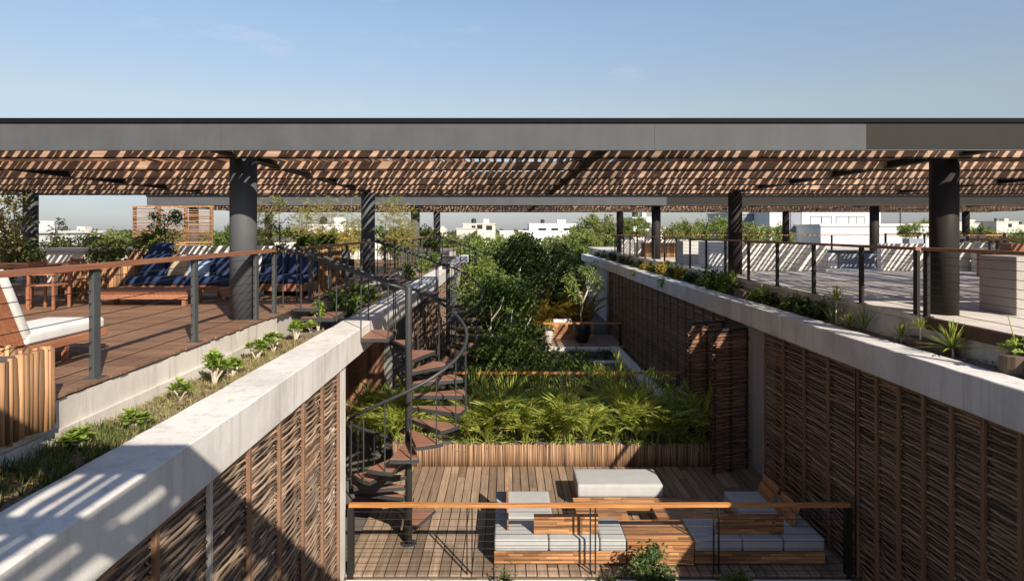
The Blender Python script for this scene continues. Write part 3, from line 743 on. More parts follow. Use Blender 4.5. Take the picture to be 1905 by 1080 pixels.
def navysofa(label, loc, rz, w, pil):
    t = thing('navy_sofa', label, 'sofa', loc, rz)
    b = MB(); b.box(-w/2,w/2,0,.85,.12,.28); 
    for x in (-w/2+.05,w/2-.1):
        for y in (.05,.72): b.box(x,x+.06,y,y+.06,0,.119)
    part('base', b, M['teak'], t, bevel=.005)
    n = 2
    def cu(name, b, mat, bev): return part(name, mesh(b, mat, name, bevel=bev, seg=4, smooth=True), None, t)
    for i in range(n):
        b = MB(); b.box(-w/2+i*w/n+.005,-w/2+(i+1)*w/n-.005,-.02,.65,.282,.46); cu('seat_cushion', b, M['navy'], .05)
        b = MB(); b.obox((-w/2+(i+.5)*w/n,.72,.66),(w/n/2-.01,0,0),(0,.09,-.02),(0,.06,.23)); cu('back_cushion', b, M['navy'], .06)
    return t
def pillow(label, c, s, mat, yaw, pitch, name='throw_pillow'):
    b = MB(); n = 8; idx = {}
    for sgn in (1,-1):
        for i in range(n+1):
            for j in range(n+1):
                u, v = i/n*2-1, j/n*2-1; e = (1-u**4)*(1-v**4); k = 1-.08*(1-abs(u))*0
                idx[sgn,i,j] = len(b.v); b.v.append((u*s/2*(1-.06*(1-v*v)), sgn*.09*max(0,e)**.6, v*s/2*(1-.06*(1-u*u))))
        for i in range(n):
            for j in range(n):
                q = (idx[sgn,i,j],idx[sgn,i+1,j],idx[sgn,i+1,j+1],idx[sgn,i,j+1]); b.f.append(q if sgn < 0 else q[::-1])
    o = single(name, b, mat, label, 'pillow', smooth=True); o.location = c; o.rotation_euler = (pitch,0,yaw); return o
navysofa('navy blue cushioned sofa under the near pergola, left of the big grey column', (-6.62,14.1,0), 0, 2.5, 0)
pillow('dark navy pillow at the left end of the navy sofa', (-7.5,14.55,.68), .5, M['navy'], .15, rad(-22))
pillow('beige pillow in the middle of the navy sofa', (-6.9,14.5,.68), .5, M['beige'], -.1, rad(-20))
pillow('pale blue pillow lying low on the navy sofa', (-6.45,14.38,.6), .44, M['bluef'], .25, rad(-40))
pillow('navy pillow propped on top of the sofa back', (-7.55,14.95,1.0), .5, M['navy'], .1, rad(-62))
navysofa('navy sofa between the grey column and the stair railing, in slatted shade', (-4.95,14.6,0), rad(-8), 1.3, 0)
navysofa('small navy armchair half hidden by the big grey column', (-5.45,14.0,0), rad(30), .75, 0)
stickbox('stick-clad planter left of the navy sofa with leafy plants', -9.6,-8.0,14.7,15.4,0,.72,M['stick'])
stickbox('short stick-clad planter joining the left end of the navy sofa', -8.6,-7.98,15.6,16.3,0,.95,M['stick'])
stickbox('small stick-clad planter right of the navy sofa', -5.35,-5.0,15.3,15.9,0,.62,M['stick'])
stickbox('stick-clad planter by the left railing behind the first stair landing', -4.95,-4.25,15.5,16.6,0,.95,M['stick'])
stickbox('farther stick-clad planter along the left railing near the second column', -5.1,-4.45,17.6,18.5,0,.9,M['stick'])
# dark wicker armchairs near the second column
def wchair(label, loc, rz, src=None):
    if src: return dup(src, loc, rz, label)
    t = thing('wicker_armchair', label, 'armchair', loc, rz)
    b = MB(); b.box(-.38,.38,-.36,.36,.08,.36); part('seat', b, M['plastic_dark'], t, bevel=.03)
    b = MB(); b.obox((0,.33,.6),(.38,0,0),(0,.045,-.01),(0,.06,.25)); part('backrest', b, M['plastic_dark'], t, bevel=.03)
    for x in (-.36,.36):
        b = MB(); b.box(x-.05,x+.05,-.36,.3,.362,.6); part('armrest', b, M['plastic_dark'], t, bevel=.02)
    b = MB(); b.box(-.3,.3,-.34,.26,.362,.46); part('seat_cushion', b, M['navy'], t, bevel=.04, seg=3, smooth=True)
    return t
w0 = wchair('black wicker armchair beside the second column on the left terrace', (-4.75,19.4,0), rad(20)); w0['group'] = 'black wicker armchairs'
wchair('black wicker armchair behind the other, facing the railing', (-5.6,21.2,0), rad(-70), w0)
b = MB(); b.box(-11.6,-9.4,17.0,17.9,.9,.97); b.box(-11.5,-9.5,17.1,17.8,0,.899)
single('white_counter', b, M['white'], 'long white counter dappled with slat shade behind the left planters', 'counter', (-10.5,17.4,0), bevel=.01)
b = MB(); b.box(-9.7,-5.2,20.3,20.55,0,.95)
single('low_terrace_wall', b, M['white'], 'low white wall behind the navy sofa at the foot of the stick screen', 'wall', (-7.5,20.4,0), bevel=.01)
b = MB(); b.box(-11.3,-5.5,33.2,33.5,0,1.06)
single('low_terrace_wall', b, M['white'], 'long low white wall striped by slat shade under the far pergola', 'wall', (-8.4,33.3,0), bevel=.01)
# the upright screen of thin sticks
t = thing('stick_screen', 'free-standing wooden privacy screen of thin horizontal sticks behind the navy sofa', 'screen', (-13.6,28,0))
XS = (-15.2,-14.2,-13.1,-12.05)
for x in XS:
    b = MB(); b.box(x-.06,x+.06,27.95,28.05,0,2.36); part('post', b, M['stick'], t, True, bevel=.004)
b = MB(); b.box(-15.28,-11.97,27.94,28.06,2.362,2.42); part('top_rail', b, M['stick'], t, True)
for x0, x1 in zip(XS, XS[1:]):
    b = MB(); z = .6
    while z < 2.33:
        b.tube([(x0-.02,27.92+U(-.015,.015),z+U(-.02,.02)),((x0+x1)/2,27.92+U(-.01,.01),z+U(-.02,.02)),(x1+.04,27.92,z+U(-.02,.02))], U(.012,.022), 5); z += U(.05,.09)
    part('stick_panel', b, M['stick'], t, True)

# ================================================================== RIGHT TERRACE
def block(label, x0, x1, y0, y1, z1, mat, cat='wall', name='terrace_wall', z0=RZ):
    b = MB(); b.box(x0,x1,y0,y1,z0,z1); return single(name, b, mat, label, cat, ((x0+x1)/2,(y0+y1)/2,z0), bevel=.012)
block('taupe plastered block at the right frame edge of the right terrace', 8.05,10.5,10.75,11.6,1.0,M['block'],'plaster block','plaster_block')
block('long low plastered wall with slat-shade stripes, right of the second right column', 7.75,10.7,22.7,22.95,.97,M['white'])
block('low plastered wall with slat-shade stripes between the counter and the big right column', 12.55,14.05,22.8,23.05,.97,M['white'])
block('low plastered wall behind the big right column and white shelf', 14.75,16.9,22.6,22.85,1.0,M['grey_plaster'])
block('white block with a grey side, left of the second right column', 7.35,8.1,24.6,26,1.0,M['white'],'plaster block','plaster_block')
block('grey plastered block between the stick bench and the white block', 6.95,7.72,26.7,27.6,1.0,M['grey_plaster'],'plaster block','plaster_block')
block('white low wall at the far end of the right terrace behind the stick bench', 6.75,10.6,39.6,39.85,.88,M['white'])
block('small white pier at the far left end of the right terrace', 6.75,7.4,35.5,35.8,.9,M['white'],'pier','plaster_pier')
stickbox('orange stick-clad bench streaked with shade, far on the right terrace', 6.95,9.6,34,34.7,RZ,.78,M['stick'],'stick_bench',cat='bench')
t = thing('barbecue_counter', 'grey barbecue counter with a dark top between the striped low walls', 'counter', (12.2,24.5,RZ))
b = MB(); b.box(11.85,13.1,24.2,25,RZ,.62); part('body', b, M['bgrey'], t, True, bevel=.01)
b = MB(); b.box(11.8,13.2,24.15,25.05,.622,.68); part('worktop', b, M['black'], t, True)
b = MB(); b.box(13.11,13.5,24.3,25,RZ,.66); part('side_cabinet', b, M['white'], t, True)
b = MB(); b.box(13.2,13.45,24.28,24.298,RZ+.05,.55); part('door', b, M['teak'], t, True)
block('small white plaster block at the left end of the barbecue counter', 11.5,11.84,24.3,25,.6,M['white'],'plaster block','plaster_block')
t = thing('storage_shelf', 'white framed storage shelf against the far right low wall', 'shelf', (15.6,22.3,RZ))
for x in (15.35,15.95):
    b = MB(); b.box(x,x+.05,22.1,22.5,RZ,.85); part('side_panel', b, M['white'], t, True)
for z in (.12,.42,.8):
    b = MB(); b.box(15.401,15.949,22.1,22.5,z,z+.04); part('shelf', b, M['white'], t, True)
b = MB(); b.box(15.401,15.949,22.45,22.49,.161,.419); part('back_panel', b, M['plastic_dark'], t, True)
for i, (x0, x1, z1, lab) in enumerate(((14.0,14.55,.75,'brown wooden crate under the high table, left of the taller one'), (14.6,15.15,1.05,'taller brown wooden crate at the right end of the high table'))):
    t = thing('wooden_crate', lab, 'crate', ((x0+x1)/2, 20.0, RZ))
    b = MB(); b.box(x0+.03,x1-.03,19.75,20.25,RZ+.01,z1-.02); part('liner', b, M['plastic_dark'], t, True)
    b = MB(); slatboard(b, x0,x1,19.7,19.72,RZ,z1,5,'z',.012); slatboard(b, x0,x0+.02,19.721,20.28,RZ,z1,5,'z',.012); slatboard(b, x1-.02,x1,19.721,20.28,RZ,z1,5,'z',.012); part('slats', b, M['teak'], t, True)
t = thing('high_table', 'high wooden bar table on paired dark legs near the right frame edge', 'table', (13,16.9,RZ))
b = MB(); slatboard(b, 11.75,14.2,16.6,17.3,1.17,1.22,6,'y'); part('tabletop', b, M['rail'], t, True)
for x in (11.9,12.08,13.9):
    b = MB(); b.box(x-.03,x+.03,16.7,16.78,RZ,1.169); part('leg', b, M['black'], t, True)
def stool(label, loc, src=None):
    if src: return dup(src, loc, 0, label)
    t = thing('bar_stool', label, 'stool', loc, group='black bar stools')
    b = MB(); b.box(-.17,.17,-.17,.17,.72,.76); part('seat', b, M['black'], t, bevel=.01)
    for x in (-.14,.14):
        for y in (-.14,.14):
            b = MB(); b.box(x-.015,x+.015,y-.015,y+.015,0,1.0 if y > 0 else .719); part('leg', b, M['black'], t)
    b = MB(); b.box(-.155,.155,.128,.152,.86,1.0); part('backrest', b, M['black'], t)
    return t
q0 = stool('black bar stool leftmost of three beyond the far right low wall', (20.1,29.9,RZ+.1))
stool('black bar stool in the middle of three beyond the far right low wall', (20.55,29.9,RZ+.1), q0)
stool('black bar stool rightmost of three beyond the far right low wall', (21.0,29.9,RZ+.1), q0)
b = MB(); b.box(16.45,17.05,27.8,28.3,.8,1.08); b.box(16.4,17.1,27.75,28.35,RZ,.799)
single('planter_trough', b, M['bgrey'], 'blue-grey trough on a low base behind the striped low wall', 'trough', (16.75,28,RZ), bevel=.01)

# ================================================================== FAR COURTYARD OBJECTS
t = thing('tree_pot', 'big black round pot holding the slender tree on the far courtyard deck', 'pot', (3.95,35.2,FLOOR))
b = MB(); b.lathe([(.28,0),(.4,.25),(.46,.55),(.42,.85),(.36,.95),(.32,.95),(.30,.88)], 22); part('body', b, M['blackpot'], t, smooth=True)
t = thing('plant_pot', 'white tapered plant pot beside the pale crate on the far deck', 'pot', (2.2,34.9,FLOOR))
b = MB(); b.lathe([(.18,0),(.3,.72),(.31,.75),(.27,.75),(.26,.68)], 18); part('body', b, M['whitepot'], t, smooth=True)
t = thing('wooden_bench', 'pale wooden box bench with a white cushion behind the pots', 'bench', (3.4,36.6,FLOOR))
b = MB(); stripes(b, 2.5,4.7,36.2,36.23,FLOOR+.02,FLOOR+.85,4); b.box(2.5,4.7,36.24,36.9,FLOOR,FLOOR+.84); part('body', b, M['sofa'], t, True)
cushion('cushion', 2.55,3.5,36.1,36.7,FLOOR+.86,FLOOR+1.02,M['wcush'],t,.03)
# ================================================================== PLANTS
def rdir(): 
    z = U(-1,1); a = U(0,2*PI); r = math.sqrt(1-z*z); return Vector((r*math.cos(a), r*math.sin(a), z))
def clump(b, c, r, n, L, W, up=.35):
    c = Vector(c)
    for _ in range(n):
        p = c + rdir()*r*(U(0,1)**.45); d = rdir(); d.z = d.z*.6 - .15; nn = rdir() + Vector((0,0,up*2))
        s = U(.65,1.3); b.leaf(p, d, nn.normalized(), L*s, W*s, .06)
def crown(b, c, rad3, nclump, per, L, W, cr, shell=.55, seed=None):
    c = Vector(c)
    for _ in range(nclump):
        d = rdir(); k = shell + (1-shell)*U(0,1)**.6
        if d.z < -.5: d.z *= .6
        p = c + Vector((d.x*rad3[0], d.y*rad3[1], d.z*rad3[2]))*k*U(.82,1.12)
        clump(b, p, cr*U(.6,1.35), int(per*U(.6,1.4)), L, W)
def limbs(b, base, c, rad3, r0, n=5):
    base, c = Vector(base), Vector(c); mid = base.lerp(c, .55) + Vector((U(-.2,.2),U(-.2,.2),0))
    b.tube([base, base.lerp(mid,.5)+Vector((U(-.1,.1),U(-.1,.1),0)), mid], [r0, r0*.85, r0*.7], 9)
    for i in range(n):
        a = 2*PI*i/n + U(-.4,.4); e = c + Vector((math.cos(a)*rad3[0]*.7, math.sin(a)*rad3[1]*.7, U(.1,.75)*rad3[2]))
        m = mid.lerp(e, .5) + Vector((0,0,-.1*rad3[2])); b.tube([mid, m, e], [r0*.55, r0*.35, r0*.1], 6)
def tree(name, label, c, rad3, ground, leaf, nclump, per, L, W, cr, r0=.14, bark='bark', cat='tree', group=None, nl=5):
    t = thing(name, label, cat, (c[0], c[1], ground), group=group)
    b = MB(); limbs(b, (c[0], c[1], ground), c, rad3, r0, nl); part('trunk', b, M[bark], t, True, smooth=True)
    b = MB(); crown(b, c, rad3, nclump, per, L, W, cr); part('crown', b, M[leaf], t, True)
    return t
# trees in and behind the courtyard
tree('courtyard_tree', 'big dense dark tree shaded in stripes by the far pergola', (1.55,40.5,-2.1), (3.25,2.4,3.05), -7, 'l_dark', 190, 120, .24, .1, .62, .22)
tree('courtyard_tree', 'tall mid green tree right beside the spiral stair, pale bare twigs showing', (-.12,27,-2.7), (1.7,1.9,2.25), FLOOR-.2, 'l_mid', 130, 120, .17, .075, .46, .12, 'pbark')
tree('courtyard_tree', 'light green tree at the second spiral stair, low against the left wall', (-1.0,31.5,-1.5), (1.35,1.5,1.6), FLOOR-.2, 'l_lite', 85, 110, .17, .07, .4, .1)
tree('courtyard_tree', 'glossy green bushy tree in front of the second courtyard handrail', (.15,23.9,-3.35), (1.5,1.0,1.35), FLOOR-.2, 'l_mid', 110, 120, .13, .06, .33, .07)
tree('courtyard_tree', 'sparse sunlit shrub tree just right of the bushy one, thin pale stems', (2.2,23.9,-3.8), (1.3,.7,.85), FLOOR-.2, 'l_mid', 34, 80, .13, .055, .3, .05, 'pbark')
t = thing('bare_branch', 'pale forked bare branch sticking out of the mid green tree top', 'branch', (-.55,25.4,-2.2))
b = MB(); b.tube([(-.6,25.4,-2.6),(-.5,25.4,-1.9),(-.55,25.4,-1.4)],[.04,.03,.02],6); b.tube([(-.5,25.4,-1.9),(-.2,25.35,-1.5),(-.05,25.3,-1.05)],[.03,.022,.012],6); part('branch', b, M['pbark'], t, True)
# slender tree in the black pot
t = thing('slender_tree', 'slender pale-trunked young tree with drooping leaf bunches, in the black pot', 'tree', (3.95,35.2,FLOOR+.88))
b = MB(); z0 = FLOOR+.85
b.tube([(3.95,35.2,z0),(3.9,35.2,z0+.6),(4.0,35.2,z0+1.2),(4.25,35.2,z0+1.8)],[.045,.042,.038,.034],7)
ends = [(4.6,35.2,z0+2.4),(4.2,35.1,z0+2.75),(3.5,35.3,z0+2.0),(3.2,35.2,z0+2.45),(4.75,35.3,z0+2.0),(3.75,35.0,z0+1.5),(4.45,35.2,z0+3.05)]
for e in ends: b.tube([(4.0,35.2,z0+1.25) if e[0] < 4 else (4.25,35.2,z0+1.8),(e[0]*.5+2.06,35.2,(e[2]+z0+1.6)/2),e],[.03,.02,.012],6)
part('trunk', b, M['pbark'], t, True, smooth=True)
b = MB()
for e in ends:
    for _ in range(75):
        d = rdir(); d.z = -abs(d.z)*.9; p = Vector(e) + rdir()*U(.05,.42); b.leaf(p, d, rdir()+Vector((0,-.4,1)), U(.22,.4), U(.05,.08), .05)
part('crown', b, M['l_lite'], t, True)

def palm(seed, nst=5, nfr=6, h=1.35):
    rr = random.Random(seed); b = MB()
    for s in range(nst):
        a0 = rr.uniform(0,2*PI); bx, by = .14*math.cos(a0)*rr.uniform(.2,1), .14*math.sin(a0)*rr.uniform(.2,1)
        hs = h*rr.uniform(.12,.35)
        b.tube([(bx,by,0),(bx*1.3,by*1.3,hs)],[.022,.016],5)
        for f in range(nfr):
            az = a0 + rr.uniform(-1.6,1.6); L = h*rr.uniform(.6,1.2); lean = rr.uniform(.08,.62); pts = []
            for i in range(13):
                t = i/12; out = L*(t*math.sin(lean) + .42*t*t*lean); zz = hs + L*(t*math.cos(lean)*.95 - .38*t*t*t*(lean+.2))
                pts.append(Vector((bx*1.3+out*math.cos(az), by*1.3+out*math.sin(az), zz)))
            b.tube(pts, [.009*(1-.8*i/12) for i in range(13)], 4, False)
            side = Vector((-math.sin(az), math.cos(az), 0))
            for i in range(2, 13):
                for sub in (0,):
                    p = pts[i] if sub == 0 else pts[i].lerp(pts[max(i-1,0)], .5)
                    tg = (pts[i]-pts[i-1]).normalized(); prof = math.sin(PI*min(1,(i-sub-.6)/12.4))**.6
                    for sg in (-1,1):
                        d = (side*sg*.62 + tg*.9 + Vector((0,0,.3-rr.uniform(0,.5)))).normalized()
                        b.leaf(p, d, Vector((0,0,1))+side*sg*-.4, L*.34*prof*rr.uniform(.75,1.15)+.03, .036, .04)
    return b
PM = [mesh(palm(5), M['l_palm'], 'fronds'), mesh(palm(6,4,7,1.5), M['l_palm'], 'fronds'), mesh(palm(7,4,5,1.15), M['l_palm'], 'fronds'), mesh(palm(8,5,7,1.7), M['l_palm'], 'fronds')]
PL = ['areca palm at the left end of the stick planter, behind the stair','low areca palm seen between the stair treads','areca palm just right of the spiral stair','feathery areca palm second from the spiral stair','low bushy palm third from the spiral stair','areca palm left of the planter middle, above the daybed corner','small palm above the left half of the daybed','tall areca palm with high arching frond, behind the daybed','broad bright areca palm right of the arching one','shaded areca palm near the folded door','dark palm at the right end of the stick planter against the door']
for i, (px_, m) in enumerate(((668,2),(735,0),(885,1),(945,0),(1000,2),(1060,0),(1120,2),(1165,3),(1215,1),(1265,0),(1310,1))):
    y = 17.08 + U(-.2,.2); t = thing('areca_palm', PL[i], 'palm', (px_x(px_,y), y, FLOOR+.46), U(0,6), 'areca palms in the stick planter')
    o = part('fronds', PM[m], None, t); t.scale = (1,1,U(.68,.9)*(1.25 if i == 7 else 1))
for i, (x, y, lab) in enumerate(((2.2,34.9,'yellow plant in the white pot on the far deck'),)):
    t = thing('potted_plant', lab, 'plant', (x,y,FLOOR+.7)); b = MB(); clump(b, (0,0,.25), .3, 90, .2, .05); part('foliage', b, M['l_yel'], t)
for i, (px_, m, lab) in enumerate(((705,1,'back-row areca palm left of the stair pole'),(770,3,'back-row areca palm behind the spiral treads'),(915,3,'back-row areca palm above the left planter'),(1030,3,'back-row areca palm in front of the bushy tree'),(1195,0,'back-row areca palm just left of the arching frond'))):
    y = 17.5 + U(-.1,.25); t = thing('areca_palm', lab, 'palm', (px_x(px_,y), y, FLOOR+.3), U(0,6), 'areca palms in the stick planter')
    part('fronds', PM[m], None, t); t.scale = (1.05,1.05,U(.7,.88))
for i, (px_, m, lab) in enumerate(((715,2,'small low palm in front of the back ones, left of the stair pole'),(905,2,'small low palm at the planter front right of the stair'),(975,0,'small low palm at the planter front left of the daybed'),(1035,2,'small low palm filling the planter front above the daybed corner'),(1095,0,'small low palm at the planter front above the daybed'),(1140,2,'small low palm at the planter front under the arching frond'),(1190,0,'small low palm at the planter front right of the daybed'),(1240,2,'small low palm at the edge of the shade on the planter'))):
    y = 16.86; t = thing('areca_palm', lab, 'palm', (px_x(px_,y), y, FLOOR+.44), U(0,6), 'areca palms in the stick planter')
    part('fronds', PM[m], None, t); sc_ = U(.5,.72); t.scale = (sc_,sc_,sc_)
YP = [mesh(palm(21,5,7,1.6), M['l_yel'], 'fronds'), mesh(palm(22,5,6,1.35), M['l_yel'], 'fronds')]
for i, (x, y, s) in enumerate(((2.0,37.9,1.25),(3.0,38.2,1.05),(3.75,38.0,1.15),(4.6,38.6,1.45))):
    t = thing('yellow_palm', ['yellow palm leftmost below the big dark tree','low yellow palm behind the pale bench','yellow palm just left of the slender trunk','tall golden palm reaching up beside the slender trunk'][i], 'palm', (x,y,FLOOR-.1), i*1.7, 'yellow palms under the big dark tree')
    part('fronds', YP[i % 2], None, t); t.scale = (s,s,s)
b = MB()
for _ in range(420): clump(b, (U(-2.4,5.0), U(17.9,22.2), FLOOR-.1), U(.12,.3), 16, .12, .05)
for _ in range(260): clump(b, (U(-.2,5.1), U(23,30), FLOOR-.1), U(.12,.28), 12, .14, .06)
for _ in range(220): clump(b, (U(-.2,5.1), U(30.6,33.1), FLOOR-.05), U(.1,.2), 12, .14, .04)
gc = single('ground_cover', b, M['l_dark'], 'dark leafy ground cover between the palms and the far courtyard', 'ground cover'); gc['kind'] = 'stuff'
b = MB()
for _ in range(110): clump(b, (U(-2.6,4.2), U(16.75,17.4), FLOOR+.52), U(.1,.2), 9, .2, .035)
for _ in range(60): clump(b, (U(4.2,4.95), U(16.75,17.4), FLOOR+.52), U(.1,.2), 9, .2, .035)
gc = single('undergrowth', b, M['l_palm'], 'low leafy undergrowth at the foot of the palms in the stick planter', 'undergrowth'); gc['kind'] = 'stuff'
# ---- rosette shrubs in the left planter
def rosette(seed, heads, hmax, L=.15):
    rr = random.Random(seed); b = MB(); st = MB()
    for k in range(heads):
        a = rr.uniform(0,2*PI); q = Vector((rr.uniform(.04,.12)*math.cos(a), rr.uniform(.04,.12)*math.sin(a), hmax*rr.uniform(.5,1))) if k else Vector((0,0,hmax))
        st.tube([(0,0,-.02), (q.x*.4+rr.uniform(-.02,.02), q.y*.4, q.z*.5), tuple(q)], [.016,.013,.011], 6)
        for i in range(17):
            az = i*2.4 + rr.uniform(-.3,.3); el = rad(86) - i/17*rad(72) ; d = Vector((math.cos(az)*math.cos(el), math.sin(az)*math.cos(el), math.sin(el)))
            side = d.cross(Vector((0,0,1))); side = side.normalized() if side.length > .01 else Vector((1,0,0)); n_ = side.cross(d)
            l = L*rr.uniform(.75,1.1); wv_ = l*.46; p = q + d*.012
            m1, m2, e = p + d*l*.5 + n_*.0, p + d*l*.82 - n_*.015, p + d*l - n_*.03
            b.quad(p, m1+side*wv_*.42+n_*.012, m2, m1-side*wv_*.42+n_*.012); n0 = len(b.v)
            b.quad(m1+side*wv_*.42+n_*.012, m2+side*wv_*.5, e, m2)
            b.quad(m1-side*wv_*.42+n_*.012, m2, e, m2-side*wv_*.5)
    return b, st
RO = []
for i in range(3):
    b, st = rosette(40+i, (4,7,5)[i], (.16,.24,.2)[i], .115); RO.append((mesh(b, M['l_rose'], 'leaves', smooth=True), mesh(st, M['pbark'], 'stem')))
RL = ['lime green rosette shrub nearest the viewer, at the edge of the planter shade','small lime rosette shrub second from the viewer in the left planter','lime rosette shrub on a bent pale stem, third in the left planter','bluish-shadowed lime shrub fourth in the left planter','lime shrub with a tall pale stem beside the fourth one','branched lime shrub midway between lounger post and column','lime rosette shrub in front of the first deck post by the column','dense lime shrub just below the spiral stair landing','yellow-green shrub touching the lowest landing tread','large-leaved green plant standing behind the landing treads']
for i, (px_, py_, v) in enumerate(((155,800,0),(243,768,0),(335,712,0),(398,672,1),(432,668,2),(478,640,1),(508,624,1),(550,606,1),(578,612,2),(592,575,1))):
    x = -3.52 + U(-.06,.06); y = (x)*F/(px_-CX); z = px_z(py_, y)
    t = thing('rosette_shrub', RL[i], 'shrub', (x,y,-.44), U(0,6), 'lime rosette shrubs in the left planter')
    part('stem', RO[v][1], None, t); part('leaves', RO[v][0], None, t)
    s = max(.8, min(1.7, (z+.44)/(.2,.26,.24)[v])); q_ = U(.8,1.08); t.scale = (q_,q_,s*U(.85,1.1))
def tuft(b, c, n, h, spread, w=.006):
    c = Vector(c)
    for _ in range(n):
        a = U(0,2*PI); r = U(0,spread); l = h*U(.5,1.2); p = c + Vector((math.cos(a)*r*.4, math.sin(a)*r*.4, 0)); le = U(.1,.8)
        d = Vector((math.cos(a)*le, math.sin(a)*le, 1)).normalized(); s = Vector((-math.sin(a), math.cos(a), 0))*w
        m = p + d*l*.55; e = p + d*l*.9 + Vector((math.cos(a)*le*l*.35, math.sin(a)*le*l*.35, -l*.1*le))
        b.quad(p-s, p+s, m+s*.8, m-s*.8); b.tri(m-s*.8, m+s*.8, e)
b = MB()
for _ in range(260): tuft(b, (U(-3.84,-3.26), U(3.4,6.3), -.44), 11, .17, .12, .004)
b2 = MB()
for _ in range(900):
    if U(0,1) < .5 or True: yy = U(5.6,11.4); tuft(b2, (U(-3.86,-3.26), yy, -.44), 7, .1*(.55+.9*noise.noise(Vector((yy*1.7,0,0)))**2+.3), .12, .003)
for _ in range(120): tuft(b2, (U(-3.84,-3.26), U(11.4,31), -.44), 7, .12, .1, .005)
def stuff(name, b, mat, label, cat): 
    o = single(name, b, mat, label, cat); o['kind'] = 'stuff'; return o
stuff('planter_grass', b, M['l_grass'], 'tall green grass in the shaded near end of the left planter', 'grass')
stuff('dry_grass', b2, M['l_dry'], 'short dry grass over the soil of the left planter', 'grass')
b = MB()
for _ in range(700):
    b.leaf(Vector((U(-3.84,-3.27),U(4,12),-.435+U(0,.02))), Vector((U(-1,1),U(-1,1),U(-.1,.25))), Vector((U(-.4,.4),U(-.4,.4),1)), U(.05,.11), U(.02,.045), .08)
for _ in range(600):
    b.leaf(Vector((U(6.28,6.6),U(7.5,22),-.415+U(0,.02))), Vector((U(-1,1),U(-1,1),U(-.1,.25))), Vector((U(-.4,.4),U(-.4,.4),1)), U(.05,.11), U(.02,.045), .08)
stuff('leaf_litter', b, M['litter'], 'dead brown leaves scattered over the soil of both roof planters', 'leaf litter')
# shrubs in the left planter beyond the stair
def bush(label, c, r3, leaf, n, per, L, W, group=None, name='planter_shrub', src=None, cr=.16):
    t = thing(name, label, 'shrub', (c[0],c[1],c[2]-r3[2]), group=group); b = MB(); crown(b, c, r3, n, per, L, W, cr, .3); part('foliage', b, M[leaf], t, True)
    b = MB()
    for k in range(4): b.tube([(c[0]+U(-.03,.03),c[1],c[2]-r3[2]),(c[0]+U(-.6,.6)*r3[0],c[1]+U(-.5,.5)*r3[1],c[2]+U(-.2,.3)*r3[2])],[.014,.007],5)
    part('stem', b, M['bark'], t, True); return t
G1 = 'planter shrubs beyond the first stair'
for i, (px_, py_, rr_, lf) in enumerate(((640,565,.33,'l_mid'),(668,553,.26,'l_lite'),(690,545,.24,'l_mid'),(765,505,.35,'l_mid'),(790,492,.38,'l_lite'),(808,482,.36,'l_mid'))):
    y = 3.5*F/(CX-px_); bush(['green shrub on the soil just behind the first stair landing','light shrub next to the first stair rails','dark green shrub left of the stair pole','shrub by the second column at the parapet','yellow-lit shrub before the second stair landing','farthest shrub in the left planter by the second stair'][i], (-3.55,y,px_z(py_,y)), (rr_*.8,rr_*1.2,rr_), lf, 14, 60, .12, .05, G1)
# ---- right planter
def agave(seed, n, L, w, el0=85, el1=15):
    rr = random.Random(seed); b = MB()
    for i in range(n):
        az = i*2.4 + rr.uniform(-.3,.3); el = rad(el0-(el0-el1)*i/n); d = Vector((math.cos(az)*math.cos(el), math.sin(az)*math.cos(el), math.sin(el)))
        s = d.cross(Vector((0,0,1))); s = s.normalized()*w if s.length > .01 else Vector((w,0,0)); l = L*rr.uniform(.8,1.1); m = d*l*.5; e = d*l + Vector((0,0,-.06*l))
        n_ = s.cross(d).normalized()*w*.4
        b.quad(s*-.6, m-s+n_, m-n_*0, Vector((0,0,0))); b.quad(Vector((0,0,0)), m, m+s+n_, s*.6); b.tri(m-s+n_, e, m); b.tri(m, e, m+s+n_)
    return b
AG = [mesh(agave(1,26,.3,.012), M['l_agave'], 'leaves'), mesh(agave(2,30,.42,.009,88,45), M['l_agave'], 'leaves'), mesh(agave(3,34,.34,.013,88,-5), M['l_palm'], 'leaves')]
RXC = 6.45
for i, (px_, v, h, s, lab) in enumerate(((1550,1,0,1.3,'upright grey-green agave left of the yucca pair in the right planter'),(1580,2,.04,1.05,'yellow-green yucca second in the right planter'),(1607,1,0,1.25,'upright grey agave right beside the yellow-green yucca'),(1676,2,.07,.95,'small bright palm seedling left of the stemmed one, before the deck post'),(1713,2,.3,.7,'palm seedling raised on a pale bare stem by the rusty edge'),(1772,2,.12,1.4,'large spiky yucca in the middle of the right planter'),(1556,2,.45,1.05,'tall palm seedling in front of the tiled terrace, above the agave'),(1418,2,.16,1.2,'yellow yucca beside the log planter in the right planter'),(1365,2,.36,1.2,'spiky plant at the foot of the second right column'))):
    y = RXC*F/(px_-CX); t = thing('spiky_plant', lab, 'plant', (RXC,y,-.42), U(0,6), 'spiky plants in the right planter')
    o = part('leaves', AG[v], None, t); o.location = (0,0,h+.02); o.scale = (s,)*3
    if h > .05:
        b = MB(); b.tube([(0,0,0),(.015,0,h*.5),(0,0,h+.03)],[.018,.015,.013],6); part('stem', b, M['pbark'], t)
b = MB(); b.lathe([(.17,0),(.19,.1),(.185,.26),(.16,.27)], 14); t = thing('log_planter', 'cut log planter with a leafy sprout at the right frame edge', 'planter', (RXC,8.62,-.42)); part('log', b, M['bark'], t)
b = MB(); clump(b, (0,0,.4), .13, 40, .1, .06); b.tube([(0,0,.25),(-.03,0,.5),(-.1,0,.75)],[.01,.008,.005],5); part('sprout', b, M['l_rose'], t)
